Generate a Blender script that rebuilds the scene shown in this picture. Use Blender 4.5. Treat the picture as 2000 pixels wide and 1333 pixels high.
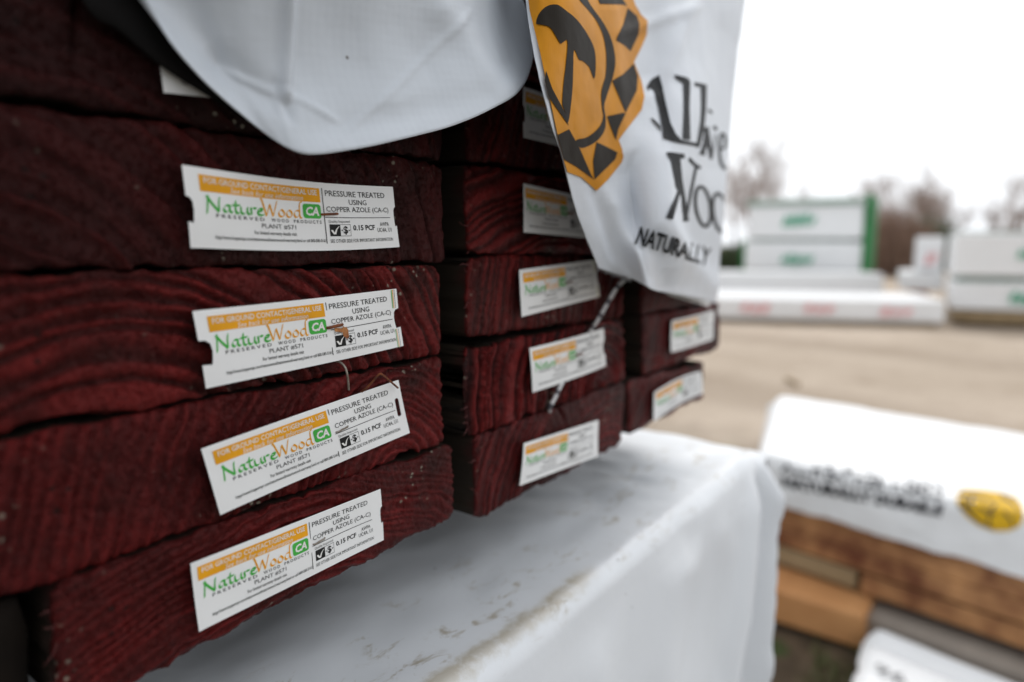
import bpy, bmesh, math, random
import numpy as np
from mathutils import Vector, Matrix
from mathutils.bvhtree import BVHTree
for _o in list(bpy.data.objects): bpy.data.objects.remove(_o)
random.seed(7); RNG = np.random.default_rng(7)
SC = bpy.context.scene
COL = SC.collection
# ------------------------------------------------------------------ camera, sky, sun, exposure
BZ = 0.61                                   # height of the red bundle's underside above the ground
YAW, PITCH, FPX = math.radians(36.605), math.radians(8.049), 1333.0
CAM = np.array([-0.0565, -0.1812, 0.1108 + BZ])
cam_d = bpy.data.cameras.new('camera'); cam = bpy.data.objects.new('camera', cam_d); COL.objects.link(cam)
cam.location = CAM; cam.rotation_euler = (math.pi/2 - PITCH, 0, YAW - math.pi/2)
cam_d.sensor_width = 36; cam_d.lens = FPX/2000*36; cam_d.clip_start = 0.01; cam_d.clip_end = 600
cam_d.dof.use_dof = True; cam_d.dof.focus_distance = 0.232; cam_d.dof.aperture_fstop = 5.2
cam_d.dof.aperture_blades = 0
SC.camera = cam
SUN_EL, SUN_AZ = math.radians(52), math.radians(12)   # azimuth measured from +X towards +Y
w = bpy.data.worlds.new('World'); SC.world = w; w.use_nodes = True
nt = w.node_tree; nt.nodes.clear()
sky = nt.nodes.new('ShaderNodeTexSky'); sky.sky_type = 'NISHITA'; sky.sun_disc = False
sky.sun_elevation = SUN_EL; sky.sun_rotation = math.pi/2 - SUN_AZ; sky.dust_density = 5; sky.air_density = 1.5
hs = nt.nodes.new('ShaderNodeHueSaturation'); hs.inputs['Saturation'].default_value = 0.12
mx = nt.nodes.new('ShaderNodeMix'); mx.data_type = 'RGBA'; mx.inputs['Factor'].default_value = 0.8
mx.inputs['B'].default_value = (9.6, 9.9, 10.3, 1)       # the even cloud layer
bg = nt.nodes.new('ShaderNodeBackground'); bg.inputs['Strength'].default_value = 0.1
wo = nt.nodes.new('ShaderNodeOutputWorld')
nt.links.new(sky.outputs[0], hs.inputs['Color']); nt.links.new(hs.outputs[0], mx.inputs['A'])
nt.links.new(mx.outputs['Result'], bg.inputs['Color']); nt.links.new(bg.outputs[0], wo.inputs[0])
sun_d = bpy.data.lights.new('sun', 'SUN'); sun_d.energy = 1.1; sun_d.angle = math.radians(30); sun_d.color = (1, .97, .93)
sun = bpy.data.objects.new('sun', sun_d); COL.objects.link(sun)
_sd = Vector((math.cos(SUN_EL)*math.cos(SUN_AZ), math.cos(SUN_EL)*math.sin(SUN_AZ), math.sin(SUN_EL)))
sun.rotation_euler = _sd.to_track_quat('Z', 'Y').to_euler(); sun.location = (3, -5, 8)
VS = SC.view_settings
VS.view_transform = 'Standard'; VS.look = 'None'; VS.gamma = 1; VS.use_curve_mapping = False; VS.exposure = 0.45

# ------------------------------------------------------------------ measuring helpers (sight lines of the photograph -> places)
_f = np.array([math.cos(YAW)*math.cos(PITCH), math.sin(YAW)*math.cos(PITCH), -math.sin(PITCH)])
_r = np.array([math.sin(YAW), -math.cos(YAW), 0.0]); _u = np.cross(_r, _f)
def ray(px, py): return _f + _r*(px-1000)/FPX - _u*(py-666.5)/FPX
def atp(px, py, ax, v):
    q = ray(px, py); return CAM + q*((v-CAM[ax])/q[ax])
def atY(px, py, Y): return atp(px, py, 1, Y)
def atZ(px, py, Z): return atp(px, py, 2, Z)

# ------------------------------------------------------------------ materials
def _n(t, typ, **kw):
    n = t.nodes.new(typ)
    for k, v in kw.items():
        if hasattr(n, k) and k not in n.inputs: setattr(n, k, v)
        else: n.inputs[k].default_value = v
    return n
def ramp(t, src, p0, p1, c0=(0,0,0,1), c1=(1,1,1,1)):
    r = t.nodes.new('ShaderNodeValToRGB'); e = r.color_ramp.elements
    e[0].position, e[1].position = p0, p1; e[0].color, e[1].color = c0, c1
    t.links.new(src, r.inputs[0]); return r.outputs[0]
def mixc(t, fac, a, b):
    m = t.nodes.new('ShaderNodeMix'); m.data_type = 'RGBA'
    for s, v in (('Factor', fac), ('A', a), ('B', b)):
        if isinstance(v, bpy.types.NodeSocket): t.links.new(v, m.inputs[s])
        else: m.inputs[s].default_value = v if not isinstance(v, tuple) or len(v) == 4 else (*v, 1)
    return m.outputs['Result']
def math_(t, op, a, b=0.0, clamp=False):
    m = t.nodes.new('ShaderNodeMath'); m.operation = op; m.use_clamp = clamp
    for i, v in enumerate((a, b)):
        if isinstance(v, bpy.types.NodeSocket): t.links.new(v, m.inputs[i])
        else: m.inputs[i].default_value = v
    return m.outputs[0]
def coords(t, which='Object', scale=(1,1,1), rot=(0,0,0), loc=(0,0,0)):
    tc = t.nodes.new('ShaderNodeTexCoord'); mp = t.nodes.new('ShaderNodeMapping')
    mp.inputs['Scale'].default_value = scale; mp.inputs['Rotation'].default_value = rot; mp.inputs['Location'].default_value = loc
    t.links.new(tc.outputs[which], mp.inputs[0]); return mp.outputs[0]
def noise(t, vec, scale, detail=4, rough=.55, dist=0.0):
    n = t.nodes.new('ShaderNodeTexNoise'); n.inputs['Scale'].default_value = scale
    n.inputs['Detail'].default_value = detail; n.inputs['Roughness'].default_value = rough; n.inputs['Distortion'].default_value = dist
    t.links.new(vec, n.inputs['Vector']); return n.outputs['Fac']
def newmat(name, rough=.5, spec=.5):
    m = bpy.data.materials.new(name); m.use_nodes = True; t = m.node_tree
    p = t.nodes['Principled BSDF']; p.inputs['Roughness'].default_value = rough
    p.inputs['Specular IOR Level'].default_value = spec
    return m, t, p
def bump(t, p, h, strength, dist):
    b = t.nodes.new('ShaderNodeBump'); b.inputs['Strength'].default_value = strength; b.inputs['Distance'].default_value = dist
    t.links.new(h, b.inputs['Height']); t.links.new(b.outputs[0], p.inputs['Normal'])
def vary(name, a, b, scale, rough=.5, bs=0, bd=.001, bscale=None, detail=4, which='Object', stretch=(1,1,1), spec=.5, p0=.35, p1=.65):
    m, t, p = newmat(name, rough, spec); c = coords(t, which, stretch)
    f = ramp(t, noise(t, c, scale, detail), p0, p1)
    t.links.new(mixc(t, f, a, b), p.inputs['Base Color'])
    if bs: bump(t, p, noise(t, c, bscale or scale*3, 5), bs, bd)
    return m
def attr(t, name):
    a = t.nodes.new('ShaderNodeAttribute'); a.attribute_name = name; return a.outputs['Fac']

def m_red_end():
    m, t, p = newmat('red_end_paint', .40, .14); c = coords(t, 'Object')
    ring = attr(t, 'ring')
    n1 = ramp(t, noise(t, c, 55, 5), .3, .7)
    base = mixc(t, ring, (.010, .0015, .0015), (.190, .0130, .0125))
    base = mixc(t, math_(t, 'MULTIPLY', n1, .5), base, (.026, .0042, .004))
    oi = t.nodes.new('ShaderNodeObjectInfo')
    base = mixc(t, math_(t, 'MULTIPLY', oi.outputs['Random'], .35), base, (.080, .0100, .0080))
    # bare, weathered patches where the paint soaked away
    bare = ramp(t, noise(t, c, 26, 6, .65), .54, .72)
    base = mixc(t, math_(t, 'MULTIPLY', bare, .55), base, (.016, .008, .006))
    base = mixc(t, math_(t, 'MULTIPLY', ramp(t, noise(t, c, 640, 6, .8), .34, .46, (1,1,1,1), (0,0,0,1)), .28), base, (.010, .0025, .002))
    # dark mildew spots and pale mineral flecks
    v = t.nodes.new('ShaderNodeTexVoronoi'); v.inputs['Scale'].default_value = 210; t.links.new(c, v.inputs['Vector'])
    spot = math_(t, 'MULTIPLY', ramp(t, v.outputs['Distance'], .10, .22, (1,1,1,1), (0,0,0,1)), ramp(t, noise(t, c, 40, 3), .55, .62))
    base = mixc(t, math_(t, 'MULTIPLY', spot, .75), base, (.012, .008, .007))
    v2 = t.nodes.new('ShaderNodeTexVoronoi'); v2.inputs['Scale'].default_value = 330; t.links.new(c, v2.inputs['Vector'])
    fl = math_(t, 'MULTIPLY', ramp(t, v2.outputs['Distance'], .16, .26, (1,1,1,1), (0,0,0,1)), ramp(t, noise(t, c, 33, 5, .7), .57, .63))
    base = mixc(t, math_(t, 'MULTIPLY', fl, .8), base, (.30, .28, .22))
    t.links.new(base, p.inputs['Base Color'])
    fib = noise(t, coords(t, 'Object', (1, 1, .35), (0, .5, 0)), 900, 6, .75)
    pits = ramp(t, noise(t, c, 520, 6, .75), .30, .48)
    bump(t, p, math_(t, 'ADD', math_(t, 'ADD', math_(t, 'MULTIPLY', fib, .8), math_(t, 'MULTIPLY', pits, .5)), math_(t, 'MULTIPLY', noise(t, c, 130, 4), 1.4)), .9, .0009)
    return m
def m_board_side():
    m, t, p = newmat('treated_board_side', .75, .3); c = coords(t, 'Object', (1, .06, 1))
    b = mixc(t, noise(t, c, 60, 5), (.010, .007, .005), (.028, .019, .011))
    sep = t.nodes.new('ShaderNodeSeparateXYZ'); t.links.new(coords(t, 'Object'), sep.inputs[0])
    over = ramp(t, math_(t, 'ADD', sep.outputs[1], math_(t, 'MULTIPLY', noise(t, coords(t, 'Object'), 90), .02)), .004, .016, (1,1,1,1), (0,0,0,1))
    t.links.new(mixc(t, over, b, (.045, .007, .007)), p.inputs['Base Color'])
    bump(t, p, noise(t, c, 160, 5), .5, .001); return m
def m_poly(name, tint=(.72,.735,.75), weave=True, dirt=.35, rough=.42):
    m, t, p = newmat(name, rough, .5); c = coords(t, 'Object')
    col = mixc(t, ramp(t, noise(t, c, 9, 4), .35, .7), tint, tuple(x*.95 for x in tint))
    g = math_(t, 'MULTIPLY', ramp(t, noise(t, c, 60, 8, .72, .6), .63, .74), ramp(t, noise(t, c, 13, 3), .54, .64))
    col = mixc(t, math_(t, 'MULTIPLY', g, dirt), col, (.27, .24, .19))
    v = t.nodes.new('ShaderNodeTexVoronoi'); v.inputs['Scale'].default_value = 95; t.links.new(c, v.inputs['Vector'])
    fl = math_(t, 'MULTIPLY', ramp(t, v.outputs['Distance'], .05, .08, (1,1,1,1), (0,0,0,1)), ramp(t, noise(t, c, 24, 2), .60, .62))
    col = mixc(t, math_(t, 'MULTIPLY', fl, .8), col, (.10, .08, .07))
    t.links.new(col, p.inputs['Base Color'])
    h = math_(t, 'MULTIPLY', noise(t, c, 38, 4), 1.0)
    if weave:
        for ax, rot in (('X', 0.12), ('Z', 0.12)):
            wv = t.nodes.new('ShaderNodeTexWave'); wv.bands_direction = ax; wv.inputs['Scale'].default_value = 120
            wv.inputs['Distortion'].default_value = 1.2; wv.inputs['Detail'].default_value = 1
            t.links.new(coords(t, 'Object', rot=(0, rot, 0)), wv.inputs['Vector'])
            h = math_(t, 'ADD', h, math_(t, 'MULTIPLY', wv.outputs['Fac'], .026))
    bump(t, p, h, .35, .0016); return m
def m_stack_poly():
    m = m_poly('dusty_white_sheet', (.72,.74,.765), False, .7); t = m.node_tree; p = t.nodes['Principled BSDF']
    src = p.inputs['Base Color'].links[0].from_socket
    tc = coords(t, 'Object'); sep = t.nodes.new('ShaderNodeSeparateXYZ'); t.links.new(tc, sep.inputs[0])
    x, y, z = sep.outputs
    wob = math_(t, 'MULTIPLY', math_(t, 'SUBTRACT', noise(t, tc, 70, 5, .7), .5), .012)
    yy = math_(t, 'ADD', y, wob)                       # distance behind the front edge
    yy = math_(t, 'ADD', yy, .1)
    band = math_(t, 'MULTIPLY', ramp(t, yy, .1040, .1060), ramp(t, yy, .1110, .1135, (1,1,1,1), (0,0,0,1)))
    rng = math_(t, 'MULTIPLY', ramp(t, math_(t, 'ADD', x, math_(t, 'MULTIPLY', wob, 2)), .205, .222, (1,1,1,1), (0,0,0,1)), ramp(t, noise(t, tc, 110, 6, .75), .25, .50))
    top = ramp(t, math_(t, 'ADD', z, .1), .093, .096)
    f = math_(t, 'MULTIPLY', math_(t, 'MULTIPLY', band, rng), top)
    col = mixc(t, math_(t, 'MULTIPLY', f, .9), src, (.46, .415, .33))
    st = coords(t, 'Object', (1, 1.0, 1), (0, 0, .5))
    smear = math_(t, 'MULTIPLY', ramp(t, noise(t, coords(t, 'Object', (1, 2.2, 1), (0, 0, .45)), 60, 8, .75, .8), .53, .62), ramp(t, noise(t, tc, 30, 3), .47, .56))
    near = ramp(t, math_(t, 'ADD', y, 0), .05, .075, (1,1,1,1), (0,0,0,1))
    smear = math_(t, 'MULTIPLY', math_(t, 'MULTIPLY', smear, near), top)
    col = mixc(t, math_(t, 'MULTIPLY', smear, .9), col, (.40, .355, .28))
    t.links.new(col, p.inputs['Base Color']); return m
def m_wood(name, a, b, scale=14, stretch=(1, .08, 1), rough=.7):
    return vary(name, a, b, scale, rough, .4, .002, scale*3, 5, 'Object', stretch)
M = {}
M['red'] = m_red_end(); M['side'] = m_board_side()
M['poly'] = m_poly('white_woven_sheet', (.60,.64,.69), True, .9); M['poly_print'] = m_poly('white_printed_sheet', (.65,.68,.725), True, .25)
M['stack_poly'] = m_stack_poly(); M['far_poly'] = m_poly('far_white_sheet', (.74,.745,.75), False, .2)
M['flap_shade'] = vary('flap_shade_black', (.008,.008,.008), (.012,.011,.011), 30, .9, .2, .001, spec=.05)  # black that stands for the shadow gap beside the flap
M['tag'] = m_poly('white_tag_plastic', (.85,.855,.85), False, .45, .36); M['tag'].node_tree.nodes['Bump'].inputs['Distance'].default_value = .0004
def flat(name, c, rough=.5, sc=120, k=.85): return vary(name, c, tuple(x*k for x in c), sc, rough, 0, spec=.12)
M['ink'] = flat('black_ink', (.018,.018,.018)); M['ink_grey'] = flat('soft_black_ink', (.045,.045,.05))
M['orange_ink'] = flat('orange_ink', (.86,.39,.018)); M['green_ink'] = flat('green_ink', (.07,.45,.07)); M['white_ink'] = flat('white_ink', (.84,.83,.80))
M['logo_orange'] = flat('orange_sheet_ink', (.64,.26,.010), .45, 60); M['logo_dark'] = flat('brown_black_sheet_ink', (.024,.019,.014), .6, 60); M['sheet_ink'] = flat('charcoal_sheet_ink', (.020,.021,.023), .6, 60, .6)
M['yellow_ink'] = flat('yellow_sheet_ink', (.62,.37,.015), .5, 60); M['far_green'] = flat('far_green_ink', (.08,.36,.22)); M['far_red'] = flat('far_red_ink', (.76,.42,.42))
M['far_green_sheet'] = vary('green_sheet', (.006,.12,.028), (.010,.17,.04), 3, .6, spec=.15); M['grey_green'] = vary('grey_green_edge', (.22,.30,.25), (.32,.38,.34), 4, .6)
M['rust'] = vary('rust', (.08,.025,.012), (.25,.07,.015), 500, .85); M['rust_stain'] = vary('rust_stain', (.22,.055,.010), (.55,.25,.08), 300, .7)
M['steel'] = vary('dull_staple_wire', (.20,.16,.12), (.33,.29,.25), 300, .45); M['steel'].node_tree.nodes['Principled BSDF'].inputs['Metallic'].default_value = .6
M['twine_white'] = vary('white_twine', (.72,.72,.72), (.6,.6,.6), 300, .6); M['twine_black'] = vary('black_twine', (.06,.065,.08), (.13,.13,.15), 300, .6)
M['splinter'] = vary('red_splinters', (.14,.02,.02), (.09,.015,.012), 200, .6)
M['lumber'] = m_wood('brown_wet_lumber', (.13,.036,.011), (.50,.25,.10), 9, (1.2, .5, 1.2)); M['lumber_pale'] = m_wood('pale_lumber', (.24,.17,.09), (.34,.25,.14), 9)
M['orange_timber'] = m_wood('orange_timber', (.45,.20,.07), (.58,.29,.115), 7); M['grey_timber'] = m_wood('grey_timber', (.27,.235,.20), (.36,.315,.27), 8)
M['bark'] = vary('bare_bark', (.10,.075,.06), (.17,.135,.115), 4, .85); M['twig'] = vary('bare_twigs', (.27,.215,.19), (.38,.315,.285), 3, .85)
M['brush'] = vary('dry_brush', (.17,.105,.075), (.27,.18,.135), 3, .85); M['evergreen'] = vary('evergreen', (.035,.055,.025), (.06,.085,.035), 2, .8)

# ------------------------------------------------------------------ object helpers
def link(name, mesh, parent=None, loc=None):
    o = bpy.data.objects.new(name, mesh); COL.objects.link(o)
    if parent is not None: o.parent = parent
    if loc is not None: o.location = loc
    return o
def empty(name, loc, rz=0):
    o = bpy.data.objects.new(name, None); COL.objects.link(o); o.location = loc; o.rotation_euler[2] = rz
    o.empty_display_size = .1; return o
def tag(o, label, cat, group=None, kind=None):
    if label: o['label'] = label
    if cat: o['category'] = cat
    if group: o['group'] = group
    if kind: o['kind'] = kind
    return o
def mesh_(name, verts, faces, mats, smooth=False, midx=None):
    me = bpy.data.meshes.new(name); me.from_pydata([tuple(map(float, v)) for v in verts], [], [tuple(map(int, f)) for f in faces])
    for m in (mats if isinstance(mats, (list, tuple)) else [mats]): me.materials.append(m)
    if midx is not None: me.polygons.foreach_set('material_index', midx)
    if smooth: me.polygons.foreach_set('use_smooth', [True]*len(me.polygons))
    me.update(); return me
def box_mesh(name, size, mat, bevel=.004, center=(0,0,0), jitter=0):
    bm = bmesh.new(); bmesh.ops.create_cube(bm, size=1)
    for v in bm.verts:
        v.co = Vector((v.co.x*size[0]+center[0], v.co.y*size[1]+center[1], v.co.z*size[2]+center[2]))
        if jitter: v.co += Vector([random.uniform(-jitter, jitter) for _ in range(3)])
    if bevel: bmesh.ops.bevel(bm, geom=bm.edges[:], offset=bevel, segments=2, affect='EDGES', profile=.6)
    me = bpy.data.meshes.new(name); bm.to_mesh(me); bm.free(); me.materials.append(mat)
    return me
def cat_rom(P, n):
    P = np.asarray(P, float); k = len(P); out = []
    ts = np.linspace(0, k-1, n)
    Q = np.concatenate([2*P[:1]-P[1:2], P, 2*P[-1:]-P[-2:-1]])
    i = np.minimum(ts.astype(int), k-2); f = (ts-i).reshape((-1,)+(1,)*(P.ndim-1))
    a, b, c, d = Q[i], Q[i+1], Q[i+2], Q[i+3]
    return .5*((2*b)+(-a+c)*f+(2*a-5*b+4*c-d)*f**2+(-a+3*b-3*c+d)*f**3)
def dense(P, nr, nc):
    A = cat_rom(P, nr); return np.swapaxes(cat_rom(np.swapaxes(A, 0, 1), nc), 0, 1)
def grid_faces(nr, nc, off=0):
    i, j = np.meshgrid(np.arange(nr-1), np.arange(nc-1), indexing='ij'); a = (i*nc+j).ravel()+off
    return np.stack([a, a+1, a+nc+1, a+nc], 1)
def vnoise(x, y, seed=0):
    xi, yi = np.floor(x).astype(int), np.floor(y).astype(int); xf, yf = x-xi, y-yi
    def h(a, b):
        n = np.sin(a*127.1+b*311.7+seed*74.7)*43758.5453; return n-np.floor(n)
    u, v = xf*xf*(3-2*xf), yf*yf*(3-2*yf)
    return (h(xi,yi)*(1-u)+h(xi+1,yi)*u)*(1-v)+(h(xi,yi+1)*(1-u)+h(xi+1,yi+1)*u)*v
def fbm(x, y, seed=0, o=4):
    s = 0; a = .5
    for k in range(o): s = s+a*(vnoise(x*2**k, y*2**k, seed+k*13)-.5); a *= .5
    return s
def tube(pts, rad, seg=6, n=None, loc=(0,0,0)):
    P = np.asarray(pts, float)
    if n: P = cat_rom(P, n)
    R = np.interp(np.linspace(0, 1, len(P)), np.linspace(0, 1, len(rad)), rad) if hasattr(rad, '__len__') else [rad]*len(P)
    V, Fc = [], []; up = Vector((.13, .31, .94))
    for i, p in enumerate(P):
        d = Vector(P[min(i+1, len(P)-1)]-P[max(i-1, 0)]).normalized()
        a = d.cross(up)
        if a.length < .05: a = d.cross(Vector((1, 0, 0)))
        a.normalize(); b = d.cross(a)
        for k in range(seg):
            t = 2*math.pi*k/seg; V.append(Vector(p)-Vector(loc)+a*math.cos(t)*R[i]+b*math.sin(t)*R[i])
    for i in range(len(P)-1):
        for k in range(seg): Fc.append((i*seg+k, i*seg+(k+1) % seg, (i+1)*seg+(k+1) % seg, (i+1)*seg+k))
    Fc.append(tuple(range(seg))[::-1]); Fc.append(tuple((len(P)-1)*seg+k for k in range(seg)))
    return V, Fc

# ------------------------------------------------------------------ flat print: lettering and shapes as thin meshes on a surface
_tc = {}
def text2d(s, bold=0.0, shear=0.0, space=1.0):
    k = (s, bold, shear, space)
    if k in _tc: return _tc[k]
    cu = bpy.data.curves.new('lettering', 'FONT'); cu.body = s; cu.size = 1; cu.resolution_u = 2; cu.offset = bold; cu.shear = shear; cu.space_character = space
    cu.fill_mode = 'FRONT'
    ob = bpy.data.objects.new('lettering', cu); COL.objects.link(ob)
    dg = bpy.context.evaluated_depsgraph_get(); me = bpy.data.meshes.new_from_object(ob.evaluated_get(dg))
    V = np.array([v.co[:2] for v in me.vertices]); Fc = [tuple(p.vertices) for p in me.polygons]
    bpy.data.objects.remove(ob); bpy.data.curves.remove(cu); bpy.data.meshes.remove(me)
    lo, hi = V.min(0), V.max(0); V = (V-lo)/(hi-lo); _tc[k] = (V, Fc); return _tc[k]
def poly2d(loops, step=None):
    cu = bpy.data.curves.new('shape', 'CURVE'); cu.dimensions = '2D'; cu.fill_mode = 'BOTH'
    for L in loops:
        sp = cu.splines.new('POLY'); sp.points.add(len(L)-1); sp.use_cyclic_u = True
        for p, q in zip(sp.points, L): p.co = (q[0], q[1], 0, 1)
    ob = bpy.data.objects.new('shape', cu); COL.objects.link(ob)
    dg = bpy.context.evaluated_depsgraph_get(); me = bpy.data.meshes.new_from_object(ob.evaluated_get(dg))
    bm = bmesh.new(); bm.from_mesh(me)
    bmesh.ops.remove_doubles(bm, verts=bm.verts, dist=1e-6)
    bpy.data.objects.remove(ob); bpy.data.curves.remove(cu); bpy.data.meshes.remove(me)
    if step:
        xs = [v.co.x for v in bm.verts]; ys = [v.co.y for v in bm.verts]
        for ax, vals, st in ((0, xs, step[0]), (1, ys, step[1])):
            if not st: continue
            c = math.ceil(min(vals)/st)*st
            while c < max(vals):
                co = [0, 0, 0]; no = [0, 0, 0]; co[ax] = c; no[ax] = 1
                bmesh.ops.bisect_plane(bm, geom=bm.verts[:]+bm.edges[:]+bm.faces[:], plane_co=co, plane_no=no); c += st
    bm.verts.index_update()
    V = np.array([v.co[:2] for v in bm.verts]); Fc = [tuple(v.index for v in f.verts) for f in bm.faces]; bm.free()
    return V, Fc
class Print:                                  # collects 2-D pieces (x to the right, y UP in [0,1] pieces or raw), then maps them onto a surface
    def __init__(s): s.V = []; s.F = []; s.D = []; s.n = 0; s.k = 0
    def add(s, V, Fc):
        s.V.append(np.asarray(V, float)); s.F += [tuple(i+s.n for i in f) for f in Fc]; s.n += len(V)
        s.D.append(np.full(len(V), s.k*.000012)); s.k = (s.k+1) % 6
    def text(s, t, u0, u1, v0, v1, bold=0.0, shear=0.0, f=None, space=1.0):
        V, Fc = text2d(t, bold, shear, space); P = np.stack([u0+(u1-u0)*V[:,0], v1+(v0-v1)*V[:,1]], 1)
        s.add(f(P) if f else P, Fc)
    def poly(s, loops, step=None): s.add(*poly2d(loops, step))
    def rect(s, u0, u1, v0, v1, n=1):
        us = np.linspace(u0, u1, n+1); V = [(u, v) for v in (v0, v1) for u in us]
        s.add(V, [(i, i+1, n+2+i, n+1+i) for i in range(n)])
    def pen(s, pts, wx, wy, n=10):            # broad-nib stroke
        P = cat_rom(np.array(pts, float), n) if len(pts) > 2 else np.linspace(pts[0], pts[1], 4)
        h = np.array([wx, -wy])/2; V = np.concatenate([P-h, P+h]); m = len(P)
        s.add(V, [(i, i+1, m+i+1, m+i) for i in range(m-1)])
    def brush(s, pts, w0, w1=None, n=12, closed=False):   # round-brush stroke of changing width
        P = cat_rom(np.array(pts, float), n) if len(pts) > 2 else np.linspace(pts[0], pts[1], 5)
        d = np.gradient(P, axis=0); d /= np.linalg.norm(d, axis=1)[:, None]+1e-9; nn = np.stack([-d[:,1], d[:,0]], 1)
        ww = np.linspace(w0, w1 if w1 is not None else w0, len(P))[:, None]/2
        V = np.concatenate([P-nn*ww, P+nn*ww]); m = len(P); s.add(V, [(i, i+1, m+i+1, m+i) for i in range(m-1)])
    def build(s, name, mat, parent, surf, off, step=None):
        V = np.concatenate(s.V); D = np.concatenate(s.D)
        if step:                                              # cut the shapes fine enough to follow folds
            bm = bmesh.new(); vs = [bm.verts.new((x, y, d)) for (x, y), d in zip(V, D)]
            for f in s.F:
                try: bm.faces.new([vs[i] for i in f])
                except ValueError: pass
            for ax in (0, 1):
                c = math.floor(V[:, ax].min()/step)*step
                while c < V[:, ax].max():
                    co = [0, 0, 0]; no = [0, 0, 0]; co[ax] = c; no[ax] = 1; c += step
                    bmesh.ops.bisect_plane(bm, geom=bm.verts[:]+bm.edges[:]+bm.faces[:], plane_co=co, plane_no=no)
            bm.verts.index_update(); V = np.array([v.co[:2] for v in bm.verts]); D = np.array([v.co[2] for v in bm.verts])
            s.F = [tuple(v.index for v in f.verts) for f in bm.faces]; bm.free()
        return link(name, mesh_(name, surf(V, off+D), s.F, mat), parent)

GL = {  # handwritten letters of the tag's logo: strokes and advance
 'N': ([[(.08,1.02),(.03,.5),(-.04,-.16)], [(.0,1.0),(.3,.48),(.64,.0)], [(.64,.0),(.66,.5),(.74,.98)]], .86),
 'a': ([[(.44,.46),(.22,.5),(.05,.25),(.15,.02),(.34,.14),(.44,.46)], [(.45,.5),(.43,.1),(.58,.03)]], .60),
 't': ([[(.22,.86),(.17,.2),(.28,.0),(.44,.08)], [(-.02,.54),(.46,.58)]], .46),
 'u': ([[(.05,.5),(.05,.1),(.2,.0),(.42,.2),(.46,.5)], [(.46,.5),(.45,.1),(.58,.0)]], .62),
 'r': ([[(.05,.5),(.08,.0)], [(.08,.3),(.2,.48),(.40,.45)]], .43),
 'e': ([[(.05,.28),(.4,.33),(.3,.5),(.1,.42),(.05,.15),(.2,.0),(.46,.08)]], .5),
 'W': ([[(-.06,1.08),(.04,.98),(.25,.0)], [(.25,.0),(.5,.78)], [(.5,.78),(.66,.0)], [(.66,.0),(.98,1.02)]], .98),
 'o': ([[(.25,.5),(.05,.3),(.12,.03),(.35,.05),(.42,.3),(.25,.5)]], .50),
 'd': ([[(.42,.46),(.2,.5),(.05,.25),(.15,.02),(.34,.12),(.44,.4)], [(.62,1.08),(.47,1.0),(.42,.1),(.56,.0)]], .6)}
def script_word(pr, word, u0, u1, vb, vc, wx, wy):
    tot = sum(GL[c][1] for c in word); k = (u1-u0)/tot; x = 0
    for c in word:
        for st in GL[c][0]: pr.pen([(u0+(x+p[0])*k, vb-(vb-vc)*p[1]) for p in st], wx, wy, 9)
        x += GL[c][1]

# ------------------------------------------------------------------ ground
gy = BZ
def ground():
    n = 120; s = np.linspace(-1, 1, n); g = np.sign(s)*np.abs(s)**3
    X = 1.5+g*220; Y = 0+g*220
    XX, YY = np.meshgrid(X, Y, indexing='ij')
    Z = fbm(XX*.6, YY*.6, 3)*.05*np.exp(-((XX-6)**2+YY**2)/400) + fbm(XX*4, YY*4, 9)*.02*np.exp(-((XX-2)**2+YY**2)/16)
    Z = np.minimum(Z, .0)
    m, t, p = newmat('tan_dirt', .9, .2); c = coords(t, 'Object')
    col = mixc(t, ramp(t, noise(t, c, .55, 6, .6), .35, .65), (.36,.29,.222), (.50,.415,.335))
    col = mixc(t, math_(t, 'MULTIPLY', ramp(t, noise(t, c, 3.2, 6, .7), .52, .70), .5), col, (.25,.19,.135))
    wv = t.nodes.new('ShaderNodeTexWave'); wv.bands_direction = 'X'; wv.inputs['Scale'].default_value = .16; wv.inputs['Distortion'].default_value = 5; wv.inputs['Detail'].default_value = 4; wv.inputs['Detail Scale'].default_value = .7; t.links.new(c, wv.inputs['Vector'])
    col = mixc(t, math_(t, 'MULTIPLY', ramp(t, wv.outputs['Fac'], .62, .9), .42), col, (.235, .18, .13))
    sep = t.nodes.new('ShaderNodeSeparateXYZ'); t.links.new(c, sep.inputs[0])
    wx = math_(t, 'ADD', sep.outputs[0], math_(t, 'MULTIPLY', math_(t, 'SUBTRACT', noise(t, c, 5, 4), .5), .9))
    near = ramp(t, math_(t, 'DIVIDE', wx, 10), .17, .26, (1,1,1,1), (0,0,0,1))
    damp = mixc(t, ramp(t, noise(t, c, 14, 5), .4, .6), (.060,.042,.026), (.11,.078,.05))
    damp = mixc(t, ramp(t, noise(t, c, 9, 4), .52, .62), damp, (.045,.062,.02))
    t.links.new(mixc(t, near, col, damp), p.inputs['Base Color'])
    bump(t, p, math_(t, 'ADD', noise(t, c, 26, 6, .7), math_(t, 'MULTIPLY', noise(t, c, 4, 3), 2)), .6, .03)
    V = np.stack([XX, YY, Z], -1).reshape(-1, 3)
    o = link('ground', mesh_('ground', V, grid_faces(n, n), m, True)); o['kind'] = 'structure'
ground()

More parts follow.
